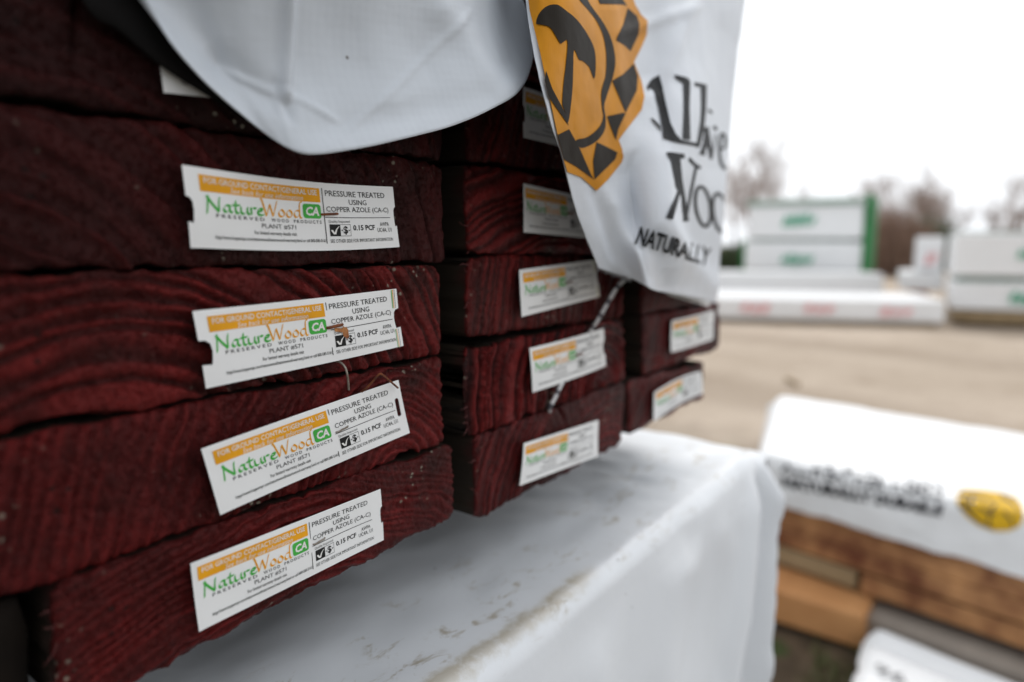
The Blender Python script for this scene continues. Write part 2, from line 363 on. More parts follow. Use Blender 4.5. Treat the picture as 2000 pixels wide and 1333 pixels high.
# ------------------------------------------------------------------ red-ended boards
LEN = 2.4
def board(quad, pith, spacing, label, seed=0, depth=.0007, res=.0008, group='red-ended boards of the bundle', y0=0.0, name='lumber_board', detail=True, dark=1.0, con=1.0):
    """quad: TL,TR,BR,BL as (X,Z) in bundle mm; pith (X,Z) in mm, relative to the quad's lower left corner"""
    Q = np.array(quad, float)/1000; Q[:,1] += BZ; ctr = Q.mean(0)
    wd = (np.linalg.norm(Q[1]-Q[0])+np.linalg.norm(Q[2]-Q[3]))/2; ht = (np.linalg.norm(Q[3]-Q[0])+np.linalg.norm(Q[2]-Q[1]))/2
    nu, nv = (int(wd/res), int(ht/res)) if detail else (24, 8)
    a, b = np.meshgrid(np.linspace(-.5, .5, nu)*wd, np.linspace(.5, -.5, nv)*ht)   # rows top -> bottom
    r = .0035; da, db = np.abs(a)-(wd/2-r), np.abs(b)-(ht/2-r); mk = (da > 0) & (db > 0)
    L = np.hypot(da, db); mm = np.maximum(da, db); k = np.where(mk, mm/np.maximum(L, 1e-9), 1)
    a2 = np.where(mk, np.sign(a)*((wd/2-r)+da*k), a); b2 = np.where(mk, np.sign(b)*((ht/2-r)+db*k), b)
    e = np.minimum(wd/2-np.abs(a), ht/2-np.abs(b))                                  # distance from the edge
    rim = np.exp(-e/.0012)
    rag = fbm(a*260, b*260, seed)*.0022*rim + fbm(a*60, b*60, seed+3)*.0030*rim - np.clip(fbm(a*35, b*35, seed+31)-.14, 0, 1)*.02*rim
    a2 = a2+np.sign(a)*rag*(wd/2-np.abs(a) < .004); b2 = b2+np.sign(b)*rag*(ht/2-np.abs(b) < .004)
    u, v = a2/wd+.5, .5-b2/ht
    P = ((1-u)*(1-v))[..., None]*Q[0]+(u*(1-v))[..., None]*Q[1]+(u*v)[..., None]*Q[2]+((1-u)*v)[..., None]*Q[3]
    pa, pb = (a+wd/2)*1000-pith[0], (b+ht/2)*1000-pith[1]
    dist = np.hypot(pa, pb)+fbm(a*16, b*16, seed+5)*16+fbm(a*70, b*70, seed+6)*2.6+fbm(a*240, b*240, seed+9)*1.0
    ph = dist/spacing+2.4*fbm(dist*.11, dist*0+seed, seed+7); fr = ph-np.floor(ph)
    prof = np.clip(fr/.62, 0, 1)**1.4*np.clip((1-fr)/.20, 0, 1)                      # slow rise, sharp drop
    prof = prof*np.clip(.55+1.8*(fbm(a*95, b*95, seed+21)+.30), .25, 1.15)*(.6+.8*vnoise(np.floor(ph)*.73, ph*0, seed+22))   # ridges torn and of unequal height
    saw = fbm((a*.93+b*.36)*900, (b*.93-a*.36)*25, seed+23)
    amp = .20+2.4*np.clip(fbm(a*26, b*26, seed+8)+.22, 0, .7); tone = np.clip(.35+1.5*(fbm(a*20, b*40, seed+12)+.25), .15, 1)
    fuzz = fbm(a*420, b*420, seed+10)*.0007+saw*.0006+np.clip(fbm(a*48, b*48, seed+24)-.17, 0, 1)*.012
    ang = np.arctan2(pb, pa); rayn = fbm(ang*60, dist*.03, seed+4)*.00035
    ysh = depth*(1-prof)*amp+fuzz+rayn+rim*.0011+fbm(a*14, b*14, seed+2)*.0022
    for c in range(2):                                                              # drying checks radiating from the pith
        a0 = -2.6+3.4*((seed*.37+c*.41) % 1); dd = np.abs(np.sin(ang-a0))*dist; on = np.clip(1-np.abs(dist-(18+seed*7 % 40+c*30))/16, 0, 1)
        ysh += .0045*np.exp(-((dd+.6*fbm(a*200, b*200, seed+c))/.5)**2)*on
    V = np.stack([P[..., 0]-ctr[0], ysh, P[..., 1]-ctr[1]], -1).reshape(-1, 3)
    Fc = [tuple(f[::-1]) for f in grid_faces(nv, nu)]
    loop = list(range(nu))+[i*nu+nu-1 for i in range(1, nv)]+[(nv-1)*nu+j for j in range(nu-2, -1, -1)]+[i*nu for i in range(nv-2, 0, -1)]
    nl = len(loop); base = len(V); ex = []; nf = len(Fc)
    for yy in (.0022, .05, LEN):
        E_ = V[loop].copy(); E_[:, 1] = yy; ex.append(E_)
    V = np.concatenate([V]+ex); prev = loop
    for q in range(3):
        cur = [base+q*nl+i for i in range(nl)]
        Fc += [(prev[i], prev[(i+1) % nl], cur[(i+1) % nl], cur[i]) for i in range(nl)]; prev = cur
    Fc.append(tuple(prev))
    me = mesh_(name, V, Fc, [M['red'], M['side']], True, [0]*(nf+nl)+[1]*(len(Fc)-nf-nl))
    at = me.attributes.new('ring', 'FLOAT', 'POINT')
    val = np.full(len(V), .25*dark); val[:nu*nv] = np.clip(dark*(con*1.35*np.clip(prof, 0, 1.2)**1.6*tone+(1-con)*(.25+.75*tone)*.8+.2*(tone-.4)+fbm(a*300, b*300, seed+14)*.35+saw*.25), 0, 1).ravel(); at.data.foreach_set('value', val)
    o = link(name, me, None, (ctr[0], y0, ctr[1]))
    if label: tag(o, label, 'board', group)
    if detail:                                                                       # torn fibres along the near edge
        sv, sf = [], []
        for k in range(10):
            z = random.uniform(-.45, .45)*ht; x = -wd/2+.0015; dirs = Vector((-random.uniform(.4, 1), -random.uniform(-.2, .5), random.uniform(-.7, .7))).normalized()
            Ls = random.uniform(.0015, .006); p0 = Vector((x, .001, z)); p1 = p0+dirs*Ls*.6+Vector((0, 0, random.uniform(-.001, .001))); p2 = p0+dirs*Ls
            tv, tf = tube([p0, p1, p2], [.00017, .00013, .00004], 3); sf += [tuple(i+len(sv) for i in f) for f in tf]; sv += tv
        so = link('splinters', mesh_('splinters', sv, sf, M['splinter']), o); so['kind'] = 'stuff'
    return o

def end_tag(bo, cpx, lifts=(.002, .0012, .0012, .002), du=0.0, bend=0.0, curl=0.0, notch='', label=None, staple='bar', seed=0, stripes=False, fine=True):
    """cpx: TL,TR,BR,BL sight lines of the tag's corners; lifts: how far each corner stands off the board end"""
    C = np.array([atY(x, y, -l) for (x, y), l in zip(cpx, lifts)])-np.array(bo.location)
    def surf(V, off=0.0):
        u, v = V[:, :1], V[:, 1:2]
        P = (1-u)*(1-v)*C[0]+u*(1-v)*C[1]+u*v*C[2]+(1-u)*v*C[3]
        P[:, 2:3] -= bend*np.sin(np.pi*np.clip(u, 0, 1)); P[:, 1:2] -= curl*np.sin(np.pi*np.clip(u, 0, 1))+.0004*np.sin(u*9+seed)*np.sin(v*3)
        P[:, 1] -= off; return P
    o = [(0, 0), (1, 0)]
    def bite(side, v0, v1, dp, slot=False):
        pts = [(0, v0), (dp*.55, v0+.015), (dp*.9, v0+.06), (dp, (v0+v1)/2), (dp*.9, v1-.05), (dp*.8, v1+.01), (0, v1)]
        return [(1-x, y) for x, y in pts] if side == 'R' else [(x, y) for x, y in pts[::-1]]
    if 'R' in notch: o += bite('R', .33, .66, .035)
    if 'r' in notch: o += bite('R', .33, .64, .014)
    o += [(1, 1), (0, 1)]
    if 'L' in notch: o += bite('L', .37, .70, .048)
    if 'l' in notch: o += bite('L', .36, .68, .024)
    loops = [o]
    if 'S' in notch:
        loops.append([(.964+.0125*math.cos(t), .47+(.13 if math.sin(t) > 0 else -.13)+.04*math.sin(t)) for t in np.linspace(0, 2*math.pi, 17)[:-1]])
    V, Fc = poly2d(loops, (.04, .25))
    t = link('end_tag', mesh_('end_tag', surf(V), Fc, M['tag'], False), bo)
    sol = t.modifiers.new('thickness', 'SOLIDIFY'); sol.thickness = .00025; sol.offset = 0
    if label: t['label'] = label
    S = lambda V_, off: surf(V_+np.array([du, 0]), off)
    Z1, Z2, Z3 = .00022, .00030, .00038
    b = Print(); b.rect(.035, .555, .08, .285, 10); b.build('orange_band', M['orange_ink'], t, S, Z1)
    b = Print(); b.text('FOR GROUND CONTACT/GENERAL USE', .052, .54, .108, .185, .012); b.text('See back for use information', .15, .47, .203, .272, .0, .25)
    b.build('band_lettering', M['white_ink'], t, S, Z2)
    b = Print(); script_word(b, 'Nature', .055, .288, .525, .335, .0075, .028); b.build('green_lettering', M['green_ink'], t, S, Z1)
    b = Print(); script_word(b, 'Wood', .278, .462, .525, .315, .0065, .022); b.build('orange_lettering', M['orange_ink'], t, S, Z1)
    def rr(u0, u1, v0, v1, ru, rv): return [(cx+ru*math.cos(t_), cy+rv*math.sin(t_)) for cx, cy, s in ((u1-ru, v1-rv, 0), (u0+ru, v1-rv, 1), (u0+ru, v0+rv, 2), (u1-ru, v0+rv, 3)) for t_ in np.linspace(s*math.pi/2, (s+1)*math.pi/2, 5)]
    b = Print(); b.poly([rr(.466, .553, .315, .525, .012, .045)], (.03, 0)); b.build('green_badge', M['green_ink'], t, S, Z1)
    b = Print(); b.text('CA', .479, .542, .355, .485, .035, .2); b.build('badge_lettering', M['white_ink'], t, S, Z2)
    k = Print()
    k.text('PRESERVED', .085, .285, .552, .600, .012, space=1.45); k.text('WOOD', .315, .395, .552, .600, .012, space=1.45); k.text('PRODUCTS', .418, .55, .552, .600, .012, space=1.45)
    k.text('PLANT #571', .27, .425, .632, .70, .0); k.text('For limited warranty details visit', .235, .425, .735, .80, .008)
    k.text('http://www.kopperspc.com/naturewood/naturewood-warranty.html or call 800-585-5161', .075, .562, .825, .888, .010)
    k.rect(.5655, .5695, .075, .895, 1)
    k.text('PRESSURE TREATED', .582, .920, .10, .185); k.text('USING', .703, .803, .225, .305); k.text('COPPER AZOLE (CA-C)', .580, .935, .338, .44)
    k.rect(.572, .942, .497, .507, 6)
    k.text('Quality Inspected', .585, .695, .54, .592)
    k.rect(.588, .643, .605, .785, 2); k.rect(.643, .698, .605, .611, 1); k.rect(.643, .698, .779, .785, 1); k.rect(.6965, .698, .605, .785, 1)
    k.text('$', .658, .682, .63, .765, .02); k.text('w', .646, .656, .685, .71, .02); k.text('w', .684, .694, .685, .71, .02)
    k.text('0.15 PCF', .712, .838, .615, .70, .024); k.text('AWPA', .872, .928, .575, .64); k.text('UC4A, U1', .853, .942, .665, .745); k.text('SEE OTHER SIDE FOR IMPORTANT INFORMATION', .586, .945, .83, .885)
    k.build('black_lettering', M['ink'], t, S, Z1)
    b = Print(); b.brush([(.597, .69), (.607, .74), (.612, .75)], .010, .012, 6); b.brush([(.612, .755), (.622, .68), (.636, .635)], .010, .004, 6); b.build('check_mark', M['white_ink'], t, S, Z2)
    if stripes:
        for u_, mm in ((.962, 'green_ink'), (.970, 'orange_ink'), (.981, 'ink')):
            b = Print(); b.rect(u_-du, u_-du+(.004 if mm != 'ink' else .002), .0, .32, 1); b.rect(u_-du, u_-du+(.003 if mm != 'ink' else .0015), .68, 1., 1); b.build('edge_stripe', M[mm], t, S, Z1)
    # staple
    def bar(u0, v0, u1, v1, m, rad=.00042):
        Pp = S(np.array([[u0, v0], [u0+.15*(u1-u0), v0], [(u0+u1)/2, (v0+v1)/2], [u1-.1*(u1-u0), v1], [u1, v1]]), .0006)
        Pp[0, 1] += .0018; Pp[-1, 1] += .0018
        Vv, Ff = tube(Pp, [rad*.7, rad, rad, rad, rad*.7], 6, 11); link('staple', mesh_('staple', Vv, Ff, m, True), t)
    if staple in ('bar', 'rust'): bar(.545, .46, .64, .445, M['rust'], .0004 if staple == 'bar' else .00055)
    if staple == 'flat': bar(.572, .475, .652, .455, M['steel'], .0003)
    if staple == 'rust':
        b = Print()
        for k_ in range(5):
            c0 = np.array([.60+k_*.013, .50+random.uniform(0, .04)+(k_ > 2)*.05]); rr_ = [(c0[0]+.009*(1+.3*random.random())*math.cos(q), c0[1]+(.028+.05*(k_ > 2))*(1+.4*random.random())*math.sin(q)) for q in np.linspace(0, 6.28, 13)[:-1]]
            b.poly([rr_])
        b.build('rust_stain', M['rust_stain'], t, S, Z3)
    return t

def stray_wire(bo, pts, m, rad=.0004):
    P = np.array([atY(x, y, yy) for x, y, yy in pts])-np.array(bo.location)
    V, Fc = tube(P, rad, 6, 24); link('bent_staple', mesh_('bent_staple', V, Fc, m, True), bo)

# end faces measured in mm along and above the bundle's lower left corner
RB = {'D': (-4, 29), 'C': (30, 66.3), 'B': (67.6, 103), 'A': (104.5, 141.5), 'E': (143, 179), 'F': (180.5, 217), 'G': (218, 254), 'H': (255, 291), 'I': (292, 328)}
R_ = lambda x0, x1, z0, z1, t=0.0: [(x0, z1+t), (x1, z1-t), (x1, z0-t), (x0, z0+t)]
G1 = 'red-ended boards of the bundle'
bD = board([(2, 29.5), (147, 30), (147.5, -1.0), (0, -5.5)], (60, -150), 2.8, 'lowest red-ended board of the nearest column, nearly straight grain', 1, .0008, con=.38, dark=.75, res=.0005)
bC = board([(-14, 66.5), (140.5, 66.8), (142, 31), (-14, 30.5)], (128, -6), 3.9, 'red-ended board second from the bottom in the nearest column, tag with slot hole', 2, .0009, con=.38, dark=.85, res=.0005)
bB = board([(-14, 104), (142, 103), (141, 67.6), (-14, 68)], (30, -42), 5.6, 'ridged red-ended board with rust-stained tag in the nearest column', 3, .0019, con=1.0, dark=.85, res=.0005)
bA = board([(-14, 142), (143, 141), (143, 104.2), (-14, 105.2)], (-6, -40), 8.5, 'red-ended board just under the white flap, tag bitten on its left edge', 4, .0013, con=.9, dark=.17, res=.0005)  # own dark brown plus the flap's overhang shade, both in the colour
bE = board(R_(-14, 144, 143, 179, .2), (20, -60), 9, 'shade-darkened red-ended board whose tag is mostly hidden by the white flap', 5, dark=.14)  # dark factor puts the wrap overhang's shade into the board colour
bF = board(R_(-14, 144, 180.5, 217), (60, 90), 3.6, 'most shade-darkened red-ended board in the top left corner above the half-hidden tag', 6, dark=.12)  # overhang shade in the colour, strongest on this board
c2D = board([(161, 29), (301, 31), (297.5, -6.5), (163.5, -8.5)], (112, -30), 4.4, 'lowest red-ended board of the middle column, above the white stack', 11, con=.6, dark=.7)
c2C = board([(155, 69), (297.5, 68.3), (300, 32.2), (157, 29.2)], (118, 2), 4.2, 'red-ended board of the middle column with string crossing behind its tag', 12, .0018)
c2B = board([(158, 105.8), (296, 103.5), (297, 70), (157, 72)], (170, -6), 5.0, 'middle-column red-ended board, tag touching the printed sheet above the string', 13, .0014)
c2A = board([(157, 143.5), (297, 141), (297, 105), (158, 107)], (70, -150), 4.8, 'middle-column red-ended board with closely ribbed horizontal grain beside the printed sheet', 14, .0020)
c2E = board(R_(159, 298, 145, 181), (170, -40), 6.5, 'middle-column red-ended board with shaded tag between white flap and orange emblem', 15)
c2F = board(R_(157, 297, 182.5, 218), (60, 90), 4.2, 'middle-column red-ended board just under the rounded tip of the white flap', 16)
c3D = board([(303, 30), (425.5, 26.5), (427.5, -2.6), (307.5, -3)], (60, -30), 3.4, 'lowest red-ended board at the far right corner of the bundle', 21, res=.0012)
c3C = board([(323, 68), (453.5, 66.6), (455.5, 31.7), (325.5, 30.5)], (90, -10), 3.4, 'red-ended board jutting out at the far right end of the bundle', 22, res=.0012)
c3B = board([(318, 104), (440, 102), (440, 68.5), (320, 69.5)], (60, -40), 3.4, 'far-right red-ended board whose tag peeks out under the printed sheet', 23, res=.0012)
# boards the wrap hides and the bundle's left neighbours out of view
def plain(x0, x1, row, lab, grp): board(R_(x0, x1, *RB[row]), (60, -30), 3.6, lab, 30, group=grp, detail=False)
for row in 'GHI':
    for x0, x1 in ((-12, 144), (157, 297), (318, 442)): plain(x0, x1, row, 'red-ended board covered by the white wrap near the top of the bundle', 'boards hidden by the wrap')
for row in 'AEF': plain(318, 442, row, 'red-ended board covered by the white wrap near the top of the bundle', 'boards hidden by the wrap')
rec = board(R_(-190, -3, -42, 28.5), (60, -30), 3.6, 'added near-black board end for the shade of the recess at the lower left', 30, group='boards left of the nearest column', y0=.004, detail=False)  # board end added to fill the shadowed recess
rec.data.materials[0] = rec.data.materials[1] = vary('recess_shade_black', (.005,.004,.0035), (.010,.007,.005), 40, .8, .3, .001, spec=.1)  # recess shade put into the colour
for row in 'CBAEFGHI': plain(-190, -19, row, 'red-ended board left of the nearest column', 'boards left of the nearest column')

end_tag(bA, [(355,323),(767,366),(780,483),(372,484)], (.004,.001,.001,.003), .018, .0011, 0, 'lr', 'white tag bent outward on the left with a dark staple', 'bar', 1)
end_tag(bB, [(376,609),(774,565),(788,676),(402,759)], (.003,.0022,.0022,.003), .012, .0002, 0, 'LR', 'white tag with rust-stained staple and coloured stripes at its right edge', 'rust', 2, True)
end_tag(bC, [(393,878),(778,743),(800,846),(430,1006)], (.003,.0015,.0015,.003), 0, -.0002, 0, 'S', 'white tag with a long slot hole at its right end', 'flat', 3)
end_tag(bD, [(372,1102),(743,956),(749,1055),(389,1234)], (.003,.0015,.0015,.003), -.012, 0, 0, 'r', 'white tag with a small bite in its right edge', 'flat', 4)
end_tag(bE, [(301,15),(700,105),(712,225),(320,181)], (.0025,.001,.001,.0025), 0, 0, 0, '', None, 'bar', 5)
end_tag(c2B, [(1014,528),(1162,508),(1171,580),(1019,619)], (.003,.001,.001,.003), 0, 0, 0, 'r', None, 'bar', 6, True)
end_tag(c2C, [(1034,681),(1179,642),(1183,715),(1040,767)], (.004,.002,.002,.003), -.01, 0, .0012, 'R', None, 'bar', 7)
end_tag(c2D, [(1023,867),(1169,821),(1168,891),(1014.5,949)], (.003,.001,.001,.003), -.01, 0, 0, '', None, 'none', 8)
end_tag(c2A, [(1022,359),(1164,391),(1172,468),(1023,454)], (.003,.001,.001,.003), -.015, 0, 0, '', None, 'bar', 9)
end_tag(c2E, [(1022,170),(1163,217),(1170,304),(1023,269)], (.003,.001,.001,.003), -.01, 0, 0, 'l', None, 'none', 10)
end_tag(c3C, [(1312,627),(1394,607),(1392,663),(1311,689)], (.003,.002,.002,.003), 0, 0, .001, 'r', None, 'bar', 11)
end_tag(c3D, [(1278,767),(1369,726),(1372,769),(1277,824)], (.003,.006,.004,.003), 0, -.002, .0, '', None, 'none', 12)
end_tag(c3B, [(1300,515),(1383,535),(1385,599),(1303,576)], (.003,.002,.002,.003), 0, 0, 0, '', None, 'none', 13)
stray_wire(bB, [(655,706,-.0005),(664,708,-.002),(674,718,-.004),(679,738,-.0045),(681,762,-.003)], M['steel'])
stray_wire(bC, [(701,774,.001),(704,768,-.001),(722,752,-.005),(739,733,-.008),(746,732,-.008),(762,745,-.006),(777,758,-.003)], M['rust'], .00038)

# ------------------------------------------------------------------ white wrap of the red bundle
ZT = BZ+.336
wrap = empty('bundle_wrap', (0.15, 0, ZT)); WO = np.array(wrap.location)
tag(wrap, 'white woven wrap hanging over the red bundle, unprinted flap and sheet with orange emblem', 'wrap')
def seg_ridge(px, py, a, b, wd, soft=40):
    a, b = np.array(a, float), np.array(b, float); d = b-a; L = np.linalg.norm(d); d /= L
    rx, ry = px-a[0], py-a[1]; s = rx*d[0]+ry*d[1]; n = rx*d[1]-ry*d[0]
    return np.exp(-(n/wd)**2)*np.clip((s+soft)/soft, 0, 1)*np.clip((L+soft-s)/soft, 0, 1)
def project(P):
    D = P-CAM; z = D@_f; return 1000+FPX*(D@_r)/z, 666.5-FPX*(D@_u)/z
def sheet(name, ctrl, nr, nc, mat, ridges, parent, wr=.0010, seed=0, thick=.00035):
    P = dense(np.array(ctrl), nr, nc); px, py = project(P.reshape(-1, 3)); px = px.reshape(nr, nc); py = py.reshape(nr, nc)
    dy = np.zeros((nr, nc))
    for a, b, wd, amp in ridges: dy -= amp*seg_ridge(px, py, a, b, wd)
    dy += wr*fbm(P[..., 0]*28, P[..., 2]*28, seed)+wr*.4*fbm(P[..., 0]*90, P[..., 2]*90, seed+2)-wr*1.3*np.abs(fbm(P[..., 0]*24+3, P[..., 2]*13, seed+6, 3))-wr*.5*np.abs(fbm(P[..., 0]*60+7, P[..., 2]*44, seed+7, 2))
    P[..., 1] += dy
    V = P.reshape(-1, 3); o = link(name, mesh_(name, V-WO, grid_faces(nr, nc), mat, True), parent)
    if thick: s = o.modifiers.new('thickness', 'SOLIDIFY'); s.thickness = thick; s.offset = 0
    return o, V, grid_faces(nr, nc)
# unprinted flap: outline of its free edge, sight line + distance in front of the board ends
fl = [(60,-330,-.012),(190,-120,-.011),(285,0,-.010),(335,85,-.011),(405,165,-.012),(495,245,-.013),(555,287,-.017),(605,302,-.020),(680,294,-.022),(765,277,-.024),(880,247,-.027),(962,212,-.030),(1008,180,-.029),(1034,142,-.022),(1043,95,-.014),(1036,40,-.009),(1022,0,-.007)]
edge = np.array([atY(x, y, yy) for x, y, yy in fl])
topx = np.linspace(-.10, .10, len(fl)); top = np.stack([topx, np.full(len(fl), -.004), np.full(len(fl), ZT)], 1)
rows = []
for k, t_ in enumerate((0, .12, .26, .42, .6, .8, .93, 1.0)):
    P = edge*(1-t_)+top*t_; P[:, 1] -= .075*9.5*t_**3*(1-t_)*np.sin(np.pi*np.linspace(0.25, 1.0, len(fl)))-.006*math.sin(math.pi*min(t_/.3, 1))  # upper part bulged out above the view to shade the left boards
    rows.append(P)
rows.append(top+np.array([0, .05, .003])); rows.append(top+np.array([0, .3, .002]))
sheet('end_flap', rows, 220, 260, M['poly'], [((562,-60),(553,190),11,.0026),((552,180),(640,225),5,.0008),((553,190),(470,150),7,.0010),((700,240),(900,40),7,.0005),((548,188),(560,215),9,-.0014),((430,120),(545,200),26,-.0018),((860,20),(985,180),30,.0018),((985,-80),(1005,120),30,-.0015),((600,260),(960,190),30,-.0010),((700,-80),(760,200),60,.0012)], wrap, .0014, 3)
# dark sheet added for the shadow gap past the flap's left edge
shade_pts = [(20,-330,-.006),(160,0,-.0045),(232,60,-.0045),(316,131,-.0048),(376,170,-.005),(430,203,-.006),(520,262,-.008),(580,290,-.010)]
le = np.array([atY(*q) for q in shade_pts]); lt = np.stack([np.linspace(-.10, .03, len(shade_pts)), np.full(len(shade_pts), -.003), np.full(len(shade_pts), ZT-.004)], 1)
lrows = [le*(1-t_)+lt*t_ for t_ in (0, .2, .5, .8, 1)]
sheet('flap_shade_sheet', lrows, 30, 50, M['flap_shade'], [], wrap, .0008, 8)
# unseen drape added out of view at left to block light on the boards
dx_ = np.linspace(-.42, -.085, 9); drow = []
for t_, yy, zz_ in ((0, -.055, BZ+.02), (.2, -.062, BZ+.08), (.4, -.066, BZ+.15), (.6, -.060, BZ+.22), (.8, -.035, BZ+.29), (1, -.006, ZT), (1.1, .05, ZT+.003)):
    drow.append([(x-.02*math.sin(9*t_+x*20), yy+.008*math.sin(x*40+t_*3), zz_) for x in dx_])
sheet('left_light_block', drow, 40, 60, M['poly'], [], wrap, .002, 14)
# printed sheet on the right
def lev(y, xs, Ys): return [atY(x, y+dy_, yy) for (x, dy_), yy in zip(xs, Ys)]
prow = [
 lev(0, [(1166,524),(1198,534),(1226,543),(1262,563),(1300,571),(1345,580),(1397,592)], (-0.0250,-0.0270,-0.0324,-0.0399,-0.0374,-0.0286,-0.0108)),
 lev(0, [(1143,470),(1172,478),(1206,486),(1245,496),(1290,505),(1345,515),(1403,520)], (-0.0275,-0.0285,-0.0306,-0.0399,-0.0440,-0.0308,-0.0090)),
 lev(0, [(1120,400),(1150,405),(1188,410),(1235,416),(1285,420),(1345,426),(1412,430)], (-0.0325,-0.0315,-0.0306,-0.0336,-0.0462,-0.0352,-0.0090)),
 lev(0, [(1096,310),(1128,313),(1170,316),(1222,318),(1275,320),(1345,322),(1421,325)], (-0.0375,-0.0360,-0.0342,-0.0315,-0.0396,-0.0396,-0.0090)),
 lev(0, [(1068,215),(1104,215),(1150,215),(1208,215),(1268,215),(1345,215),(1430,215)], (-0.0413,-0.0405,-0.0378,-0.0315,-0.0286,-0.0374,-0.0090)),
 lev(0, [(1044,115),(1080,112),(1130,110),(1195,110),(1262,110),(1345,110),(1441,110)], (-0.0375,-0.0405,-0.0396,-0.0315,-0.0220,-0.0286,-0.0108)),
 lev(0, [(1026,0),(1062,0),(1115,0),(1185,0),(1258,0),(1345,0),(1456,0)], (-0.0275,-0.0360,-0.0396,-0.0294,-0.0198,-0.0220,-0.0126)),
 lev(0, [(1008,-130),(1050,-130),(1100,-130),(1175,-130),(1255,-130),(1350,-130),(1470,-130)], (-0.0150,-0.0225,-0.0288,-0.0252,-0.0176,-0.0176,-0.0126)),
 [(x, -.004, ZT) for x in np.linspace(.20, .462, 7)], [(x, .04, ZT+.004) for x in np.linspace(.20, .462, 7)], [(x, .3, ZT+.003) for x in np.linspace(.20, .462, 7)]]
po, PV, PF = sheet('printed_sheet', prow, 190, 130, M['poly_print'], [((1262,190),(1318,520),26,.0035),((1240,330),(1300,560),22,-.003),((1190,400),(1250,560),18,.0022),((1190,20),(1215,300),20,.0018),((1350,10),(1300,140),14,.002),((1405,60),(1392,330),22,-.0014),((1280,440),(1390,560),22,.002),((1225,60),(1340,20),12,.0016),((1160,380),(1200,500),12,-.0016)], wrap, .0016, 11)
bv = BVHTree.FromPolygons([tuple(v) for v in PV], [tuple(f) for f in PF])
def psurf(V, off):
    off = np.broadcast_to(np.asarray(off, float), (len(V),)); out = []; C0 = Vector(CAM)
    for (x, y), f in zip(V, off):
        d = Vector(ray(x, y)).normalized(); h = bv.ray_cast(C0, d)[0]
        if h is None:
            h, nn, _i, _d = bv.find_nearest(Vector(atY(x, y, -.015)))
        out.append(np.array(h-d*(f+.0015))-WO)
    return np.array(out)
z6 = lambda L: [(1000+x/3.173, y/3.173) for x, y in L]
z5 = lambda L: [(1180+x/2.897, 100+y/2.897) for x, y in L]
def rnd(L):
    Q = np.array(L[-2:]+L+L[:2], float); return [tuple(p) for p in cat_rom(Q, 4*(len(Q)-1)+1)[8:-8]]
b = Print()
b.poly([z6([(95,-60),(108,60),(140,190),(175,330),(205,470),(232,600),(262,740),(290,870),(325,1010),(345,1068),(430,1100),(525,1185),(600,1110),(680,1010),(692,975),(682,920),(662,870),(690,830),(760,740),(805,680),(822,600),(803,500),(775,430),(757,385),(800,300),(835,220),(842,130),(800,90),(765,30),(735,-60)])], (4, 5))
b.build('orange_emblem', M['logo_orange'], po, psurf, .0001)
b = Print()
for L in ([(405,-60),(420,0),(470,60),(530,140),(570,240),(585,360),(580,470),(560,540),(553,600),(560,680),(565,730),(540,790),(470,850),(400,868),(405,900),(440,918),(520,880),(572,815),(582,740),(572,660),(590,590),(625,480),(642,380),(622,260),(572,150),(500,50),(470,0),(450,-60)],
          [(150,150),(165,90),(215,40),(280,30),(340,70),(400,120),(460,200),(510,300),(520,400),(510,490),(480,420),(440,380),(415,370),(385,310),(380,430),(375,560),(360,700),(345,760),(325,680),(313,640),(320,520),(335,400),(345,258),(318,262),(300,270),(270,220),(235,170),(190,155)],
          [(530,-60),(535,0),(545,25),(690,30),(715,40),(690,0),(660,-60)],
          [(718,50),(775,100),(792,150),(785,215),(735,320),(700,285),(645,250),(690,150)],
          [(622,502),(690,460),(755,395),(780,470),(775,560),(705,700),(660,590)],
          [(590,722),(690,700),(705,705),(660,800),(645,870),(605,770)],
          [(525,882),(590,912),(655,945),(640,990),(512,1115),(503,1000)],
          [(284,838),(355,802),(420,920),(490,1080),(508,1115),(400,1035),(322,990)],
          [(203,500),(212,440),(250,550),(325,690),(352,780),(290,690),(228,600)]):
    b.poly([z6(rnd(L) if len(L) > 20 else L)], (4, 5))
b.build('dark_emblem_shapes', M['logo_dark'], po, psurf, .0006)
b = Print()
b.poly([z5([(243,200),(268,160),(312,133),(330,200),(350,300),(378,410),(408,470),(440,505),(527,520),(522,542),(420,520),(335,490),(330,430),(312,330),(285,225),(262,205),(250,225)])], (4, 5))
b.poly([z5([(250,215),(262,205),(275,250),(300,300),(312,330),(285,310),(262,275)])], (4, 5)) if 0 else None
b.poly([z5([(262,372),(290,392),(318,425),(322,455),(300,425),(272,392)])], (4, 5))
b.poly([z5([(400,132),(470,150),(488,168),(484,330),(490,505),(447,500),(452,330),(450,182),(405,152)])], (4, 5))
b.poly([z5([(511,176),(582,190),(578,330),(568,430),(556,490),(540,545),(520,548),(534,470),(544,390),(548,300),(546,205),(513,198)])], (4, 5))
for st, w0, w1 in (([(555,590),(572,520),(580,440)], 12, 7), ([(575,430),(592,520),(607,612)], 12, 7), ([(607,612),(620,540),(632,470)], 4, 3), ([(590,330),(603,345),(612,352)], 5, 5), ([(622,425),(630,440),(640,445)], 8, 5),
                   ([(657,548),(682,552),(688,500),(672,462),(655,500),(652,580),(665,645),(690,668)], 5, 7)):
    b.brush(z5(st), w0, w1, 12)
b.poly([z5([(352,572),(378,572),(455,582),(458,606),(432,612),(440,690),(446,780),(425,805),(405,770),(392,690),(380,620)])], (4, 5))
for st, w0, w1 in (([(425,790),(400,870),(372,948)], 6, 13), ([(432,730),(448,850),(462,965)], 8, 13), ([(462,965),(490,810),(522,650)], 5, 6), ([(482,608),(510,640),(546,664)], 7, 7)):
    b.brush(z5(st), w0, w1, 10)
